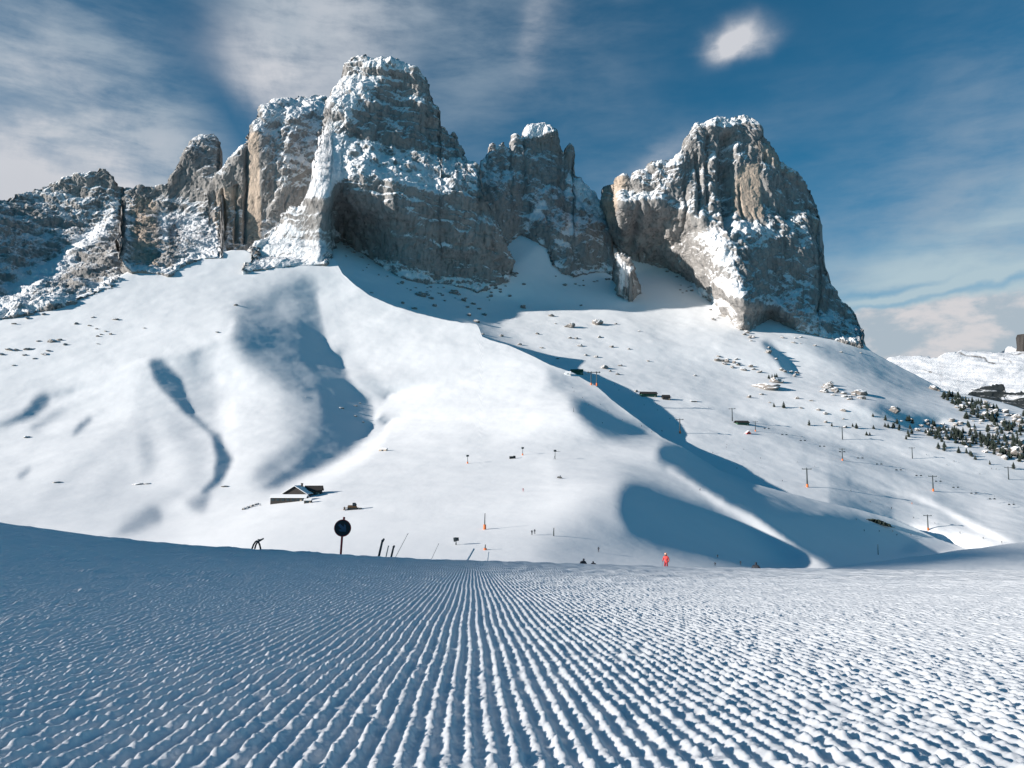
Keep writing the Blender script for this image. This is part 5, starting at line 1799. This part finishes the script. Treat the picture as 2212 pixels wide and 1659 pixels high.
lance(1047, 1143, 1109, "dark snow lance with orange foot in the middle of the lower snowfield")
lance(1048, 1187, 1176, "stubby orange snow gun base below the tall snow lance")
lance(1010, 1002, 986, "left fan gun on a pole with orange foot on the upper snowfield", True)
lance(1129, 984, 969, "fan gun on a pole with orange foot right of the dark box", True)
lance(1199, 992, 975, "dark fan gun with a long side arm at the right of the row", True, True, False)
lance(1196, 1157, 1140, "plain dark snow lance right of the two walking figures", og=False)
lance(1897, 1198, 1178, "leaning dark snow lance in the shaded hollow on the right", og=False)
lance(985, 1176, 1168, "low grey snow gun on a snow mound left of the orange gun base", True, og=False)
lance(1239, 891, 880, "short bent pole on the crest below the green station", og=False)


def crate(u, v, wpx, hpx, label):
    p, d = hill(u, v, .2)
    k = d / F
    t = thing('pump_box', p, label, 'box', rz=.2)
    MB().box((0, 0, hpx * k / 2), (wpx * k, 1.8, hpx * k)).build('housing', M['black'], t, bevel=.08)
    MB().box((wpx * k * .3, 0, hpx * k + .15), (wpx * k * .35, 1.2, .5)).build('lid', M['steel'], t, bevel=.05)


crate(1107, 991, 13, 6, "black pump box between the two orange footed fan guns")


def sled():
    p, d = hill(1209, 1033, .05)
    t = thing('snowmobile', p, "black snowmobile parked on the snowfield below the fan guns", 'snowmobile', rz=-.5, s=1.1)
    MB().prism([(-1.5, .1), (.9, .1), (1.3, .5), (.7, 1.0), (.1, .85), (-1.4, .8)], -.45, .45).build('body', M['black'], t, bevel=.06)
    MB().box((-.6, 0, .98), (1.3, .5, .22)).build('seat', M['rubber'], t, bevel=.05)
    MB().prism([(.45, 1.0), (.62, 1.0), (.32, 1.75), (.22, 1.75)], -.3, .3).build('windshield', M['glass'], t)
    for y in (-.55, .55):
        MB().tube([(.2, y, .06), (1.3, y, .06), (1.7, y, .28)], .07, 6).build('ski', M['steel'], t)


sled()


# --- boulders
def boulder_mesh(seed, rough=1.0):
    bm = bmesh.new()
    bmesh.ops.create_icosphere(bm, subdivisions=4, radius=1.0)
    V_ = np.array([v.co for v in bm.verts])
    n = V_.copy()
    r = random.Random(seed)
    for k in range(13):                          # chop flat faces
        ax = Vector((r.gauss(0, 1), r.gauss(0, 1), r.gauss(0, .8))).normalized()
        c = r.uniform(.55, .9)
        dd = V_ @ np.array(ax)
        V_ = V_ - np.maximum(dd - c, 0)[:, None] * np.array(ax)[None] * .92
    V_ = V_ + n * (0.16 * rough * fbm(n * 1.7 + seed, 4, seed))[:, None]
    V_[:, 2] *= .78
    for v, c in zip(bm.verts, V_):
        v.co = c
    me = bpy.data.meshes.new('boulder')
    bm.to_mesh(me)
    bm.free()
    me.materials.append(M['boulder'])
    return me


def in_poly(poly):
    xs, ys = [p[0] for p in poly], [p[1] for p in poly]
    while True:
        u, v = rnd.uniform(min(xs), max(xs)), rnd.uniform(min(ys), max(ys))
        if inside(poly, np.array([u]), np.array([v]))[0]:
            return u, v


BO = [boulder_mesh(k) for k in range(6)]


def boulder(u, v, wpx, label, group=None, hr=None, sink=.25, cat='boulder', name='boulder'):
    p, d = hill(u, v, 0)
    r = wpx * d / F / 2
    o = bpy.data.objects.new(name, BO[rnd.randrange(6)])
    COL.objects.link(o)
    h = hr or rnd.uniform(.7, 1.05)
    o.scale = (r * rnd.uniform(.9, 1.15), r * rnd.uniform(.8, 1.2), r * h)
    o.rotation_euler = (rnd.uniform(-.2, .2), rnd.uniform(-.2, .2), rnd.uniform(0, 6.28))
    o.location = p + Vector((0, 0, r * h * .78 * (0.55 - sink)))
    return tag(o, label, cat, group)


boulder(1231, 707, 22, "big snow capped boulder left of the largest one on the talus slope", hr=.95)
boulder(1290, 700, 27, "largest boulder on the talus slope, casting a long shadow", hr=.8)
boulder(1305, 795, 20, "flat snow capped boulder above the shaded valley station", hr=.6)
boulder(1334, 809, 13, "squat boulder below the flat snow capped boulder", hr=.6)
boulder(1652, 838, 62, "dark overhanging outcrop with small pines on top", hr=.34, sink=.25, cat='outcrop', name='rock_outcrop')
boulder(1676, 826, 30, "steep right hand block of the dark outcrop", hr=.7, sink=.25, cat='outcrop', name='rock_outcrop')
boulder(510, 660, 11, "dark rock at the top of the long gully", hr=.5)
boulder(470, 718, 8, "small dark rock on the lit spur left of the gully head", hr=.5)
boulder(58, 945, 12, "lone dark rock below the leftmost snow scoop", hr=.6)
boulder(124, 1043, 18, "flat dark rock low on the left snow slope", hr=.32)
boulder(297, 1046, 20, "left half of a flat dark rock pair under the second scoop", hr=.26)
boulder(320, 1045, 18, "right half of a flat dark rock pair under the second scoop", hr=.22)
boulder(486, 1051, 20, "flat dark rock left of the timber hut", hr=.2)
G = "boulders strewn over the talus under the tallest tower"
for u, v, w in [(1131, 615, 11), (1101, 640, 9), (1130, 665, 16), (1191, 683, 12), (1161, 722, 10), (1231, 731, 12), (1244, 732, 11), (1253, 748, 12), (1321, 750, 12), (1358, 755, 8), (1295, 729, 11),
                (1287, 771, 13), (901, 637, 14), (912, 640, 16), (925, 638, 11), (931, 645, 13), (980, 633, 18), (990, 637, 14), (1002, 650, 20), (1021, 657, 14), (1047, 681, 16), (1013, 682, 12), (1030, 696, 16),
                (1043, 722, 10), (1083, 727, 12), (1122, 745, 12), (938, 661, 12), (895, 667, 16), (803, 633, 9), (1221, 616, 14), (1010, 664, 11), (960, 650, 9), (1035, 668, 12), (870, 655, 9), (1060, 640, 10),
                (1170, 752, 9), (1205, 775, 10), (1265, 768, 10), (1340, 790, 11), (1318, 802, 9), (1374, 846, 10), (1200, 700, 7), (1330, 700, 7), (1380, 715, 6), (1400, 780, 7), (1502, 812, 10), (1255, 660, 8)]:
    boulder(u, v, w * rnd.uniform(.85, 1.1), "grey snow dusted boulder lying on the talus under the tallest tower", G, hr=rnd.uniform(.5, .9))
G = "scree blocks along the foot of the walls"
for poly, n in [([(725, 505), (800, 560), (870, 600), (860, 622), (780, 585), (722, 530)], 14), ([(840, 600), (1030, 628), (1090, 605), (1120, 575), (1125, 600), (1060, 650), (900, 640)], 34),
                ([(1185, 585), (1310, 592), (1330, 612), (1220, 622)], 12), ([(1420, 580), (1500, 605), (1560, 690), (1610, 722), (1590, 735), (1480, 640)], 14), ([(1640, 715), (1720, 725), (1850, 755), (1880, 775), (1740, 750)], 10)]:
    for k in range(n):
        u, v = in_poly(poly)
        boulder(u, v, rnd.uniform(4, 11), "grey scree block in the snow at the foot of the rock walls", G, hr=rnd.uniform(.4, .9))
G = "rocks breaking through the snow under the left massif"
for u, v, w in [(112, 739, 18), (127, 735, 12), (84, 738, 12), (97, 766, 14), (105, 759, 12), (59, 755, 14), (68, 754, 11), (37, 757, 12), (20, 756, 15), (3, 766, 12), (54, 768, 10), (209, 711, 9), (219, 723, 8),
                (211, 727, 8), (239, 722, 8), (201, 686, 9), (250, 690, 12), (312, 709, 7), (212, 743, 7), (194, 704, 8), (140, 745, 8), (228, 716, 7), (30, 790, 9), (75, 775, 8), (165, 700, 8), (30, 700, 10), (60, 688, 12), (95, 680, 10)]:
    boulder(u, v, w * rnd.uniform(.9, 1.2), "dark rock poking out of the snow under the far left massif", G, hr=rnd.uniform(.35, .7))
G = "small rocks in the long gully"
for u, v, w in [(738, 882, 12), (768, 877, 9), (777, 871, 8), (768, 899, 8), (785, 912, 7), (660, 858, 6)]:
    boulder(u, v, w, "small dark rock lying in the floor of the long gully", G, hr=.4)
G = "dark lumps beside the lodge"
for u, v, w in [(527, 1100, 10), (535, 1097, 11), (543, 1094, 12), (550, 1091, 10), (556, 1089, 8), (561, 1091, 5)]:
    boulder(u, v, w, "dark lump in the row left of the long lodge", G, hr=.7)


G = "pale blocks along the rocky hump above the pistes"
for poly, n, wmin, wmax in [([(1548, 768), (1580, 770), (1642, 800), (1640, 812), (1580, 795), (1548, 785)], 16, 7, 17), ([(1590, 712), (1612, 716), (1660, 745), (1690, 772), (1680, 780), (1630, 745)], 12, 7, 14),
                            ([(1688, 790), (1722, 806), (1715, 815), (1680, 800)], 6, 7, 14), ([(1765, 826), (1810, 836), (1872, 858), (1870, 870), (1820, 862), (1770, 845)], 22, 8, 20),
                            ([(1600, 850), (1760, 850), (1880, 900), (1860, 930), (1740, 910), (1620, 870)], 12, 5, 12)]:
    for k in range(n):
        u, v = in_poly(poly)
        boulder(u, v, rnd.uniform(wmin, wmax), "pale snow capped block on the rocky hump left of the pine wood", G, hr=rnd.uniform(.5, .95))
boulder(1858, 852, 32, "big beige block crowning the rocky hump", hr=.75)
boulder(1790, 838, 26, "big white block on the crest of the rocky hump", hr=.6)
boulder(1932, 890, 26, "big pale block at the upper edge of the blue hollow", hr=.9)
boulder(2020, 843, 22, "white block on the skyline left of the pine wood", hr=.9)
boulder(2196, 985, 26, "tall white block at the lower right corner of the pine wood", hr=1.3)
WOOD = [(1900, 884), (1960, 900), (2030, 916), (2060, 905), (2060, 862), (2110, 862), (2160, 876), (2240, 905), (2250, 1005), (2200, 1000), (2120, 978), (2050, 958), (1990, 935), (1930, 905)]
G = "white boulders among the pines"
for k in range(120):
    u, v = in_poly(WOOD)
    boulder(u, v, rnd.uniform(6, 16), "white snow covered boulder among the pines on the right", G, hr=rnd.uniform(.6, 1.0))


# --- pines
def pine_mesh(seed):
    r = random.Random(seed)
    mb = MB()
    n = 15
    for k in range(n):
        f = k / (n - 1)
        z = .08 + .86 * f
        R = (.30 - .27 * f) * r.uniform(.8, 1.15) * (0.75 if f < .12 else 1)
        m = 9
        ph = r.uniform(0, 6.28)
        for i in range(m):
            if r.random() < .12:
                continue
            a = ph + 6.283 * i / m + r.uniform(-.2, .2)
            L = R * r.uniform(.7, 1.2)
            d = Vector((math.cos(a), math.sin(a), 0))
            sd = Vector((-d.y, d.x, 0)) * L * .30
            b = [Vector((0, 0, z + .035)), d * L * .55 + sd + Vector((0, 0, z)), d * L + Vector((0, 0, z - .05 * (1.2 - f))), d * L * .55 - sd + Vector((0, 0, z)), d * L * .55 + Vector((0, 0, z + .05))]
            v = [mb.bm.verts.new(x) for x in b]
            for t in ((0, 1, 4), (1, 2, 4), (2, 3, 4), (3, 0, 4), (0, 3, 1), (1, 3, 2)):
                mb.bm.faces.new([v[j] for j in t])
    return mb.mesh('crown', M['needle'])


TR = []
for k in range(4):
    tm = MB().tube([(0, 0, -.08), (0, 0, .5), (0, 0, .98)], [.03, .02, .004], 6).mesh('trunk', M['bark'])
    TR.append((pine_mesh(k + 3), tm))


def pine(u, v, hpx, label, group=None, at=None):
    p, d = hill(u, v, .1)
    if at:
        p = at
    h = hpx * d / F
    t = thing('pine_tree', p, label, 'tree', group, rnd.uniform(0, 6.28))
    w = rnd.uniform(1.15, 1.6)
    t.scale = (h * w, h * w, h)
    cm, tm = TR[rnd.randrange(4)]
    for nm, me in (('crown', cm), ('trunk', tm)):
        o = bpy.data.objects.new(nm, me)
        COL.objects.link(o)
        o.parent = t
    return t


for u, v, h, lb in [(1672, 880, 10, "left of the two lone pines below the dark outcrop"), (1693, 882, 15, "right and taller of the two lone pines below the dark outcrop"), (1748, 919, 12, "lone pine on the snow above the plain pylon"),
                    (1797, 921, 8, "small pine right of the lone pine on the rocky hump"), (1842, 922, 8, "left small pine of the pair above the piste"), (1850, 926, 12, "right taller pine of the pair above the piste"),
                    (1872, 941, 9, "left pine of the low pair at the piste edge"), (1879, 941, 8, "right pine of the low pair at the piste edge"), (1887, 927, 9, "single pine left of the pine wood"),
                    (1912, 922, 9, "small pine at the left tip of the pine wood"), (1929, 925, 11, "pine below the big pale block of the blue hollow"), (1943, 925, 10, "pine beside the blue hollow's lower edge")]:
    pine(u, v, h, lb)
for k, u in enumerate((1661, 1668, 1674, 1678)):
    pine(u, 818 - k, 9, "small dark pine on top of the dark outcrop", "pines on the dark outcrop", None)
G = "dark pines of the wood on the right"
DENSE = [([(2055, 868), (2110, 862), (2160, 880), (2150, 910), (2080, 900)], 40), ([(2000, 925), (2060, 925), (2130, 945), (2100, 965), (2010, 940)], 60), ([(2090, 930), (2180, 945), (2240, 970), (2240, 1000), (2150, 980)], 95),
         ([(2140, 905), (2240, 915), (2240, 945), (2150, 935)], 30), (WOOD, 80), ([(1880, 890), (1990, 930), (2080, 965), (2180, 1000), (2240, 1012), (2240, 1025), (2120, 1000), (1980, 955), (1890, 925)], 26),
         ([(2030, 846), (2060, 850), (2110, 862), (2070, 872), (2040, 862)], 22)]
for poly, n in DENSE:
    for k in range(n):
        u, v = in_poly(poly)
        pine(u, v + 4, rnd.uniform(8, 14), "dark pine standing in the boulder strewn wood on the right", G)


def scrub():
    """dwarf pine thicket lying dark on the snow"""
    p, d = hill(1898, 1130, 0)
    k = d / F
    mb = MB()
    for i in range(420):
        a = rnd.gauss(0, .42)
        x = max(-1, min(1, a)) * 26 * k
        h = (1 - min(1, abs(a)) ** 2) * 5.0 * k * rnd.uniform(.4, 1.2)
        y = rnd.uniform(-2.5, 2.5)
        c = Vector((x, y, -x * .28 - .4))
        s = rnd.uniform(.5, 1.1)
        e = c + Vector((rnd.uniform(-.8, .8), rnd.uniform(-.5, .5), h + .6))
        sd = Vector((rnd.uniform(-1, 1), rnd.uniform(-1, 1), .2)).normalized() * s
        v = [mb.bm.verts.new(q) for q in (c - sd, c + sd, e + sd * .6, e - sd * .5)]
        mb.bm.faces.new(v)
    o = mb.build('dwarf_pine', M['needle'])
    o.location = p
    tag(o, "dark patch of dwarf pine scrub at the edge of the shaded hollow", 'shrub')


scrub()

# --- far rock butte and wooded hill
def far_bits():
    d = 6900.0
    p = Vector(pt(2214, 754, d))
    k = d / F
    mb = MB()
    mb.tube([(0, 0, -60), (0, 0, 20 * k * .2), (1.5 * k, 0, 24 * k), (2 * k, 0, 31 * k)], [17 * k, 16 * k, 14.5 * k, 13 * k], 22)
    o = mb.build('rock_butte', M['wood'])
    bmn = o.data
    n = len(bmn.vertices)
    V_ = np.array([v.co for v in bmn.vertices])
    V_ = V_ + 18 * np.stack([perlin(V_ / 40, 1), perlin(V_ / 40, 2), 0 * perlin(V_ / 40, 3)], -1)
    bmn.vertices.foreach_set('co', V_.reshape(-1).astype(np.float32))
    o.location = p
    setting(o, "small dark rock butte on the far skyline")


far_bits()


def wood_mat():
    m, w, b = new_mat("far_forest")
    p = w.new('ShaderNodeNewGeometry').outputs['Position']
    n = w.noise(w.mapping(p, scale=(1, 1, 2.5)), 0.006, 8, 0.7, 0.5)
    w.put(b.inputs['Base Color'], w.mix(w.step(n, 0.40, 0.47), (0.84, 0.855, 0.87, 1), (0.015, 0.022, 0.022, 1)))
    b.inputs['Roughness'].default_value = 0.9
    return m


FW = Relief(2000, 2460, 800, 960, [(2000, 872, 3600), (2000, 940, 2600), (2212, 846, 3600), (2212, 940, 2600), (2460, 846, 3600), (2460, 940, 2600)], 0.12, [], g=4)
setting(relief_mesh("wooded_hill", FW, [(2000, 876), (2050, 866), (2082, 856), (2100, 846), (2120, 836), (2150, 834), (2164, 832), (2176, 846), (2212, 845), (2260, 850), (2460, 846)], [(2000, 945), (2460, 945)], 2.5, 60,
                    wood_mat(), lambda P, U, V, n: 14 * fbm(P / 90, 4, 15), back=400, drop=.4, jag=2.5, seed=19), "dark wooded hillside far below the distant snowfield")
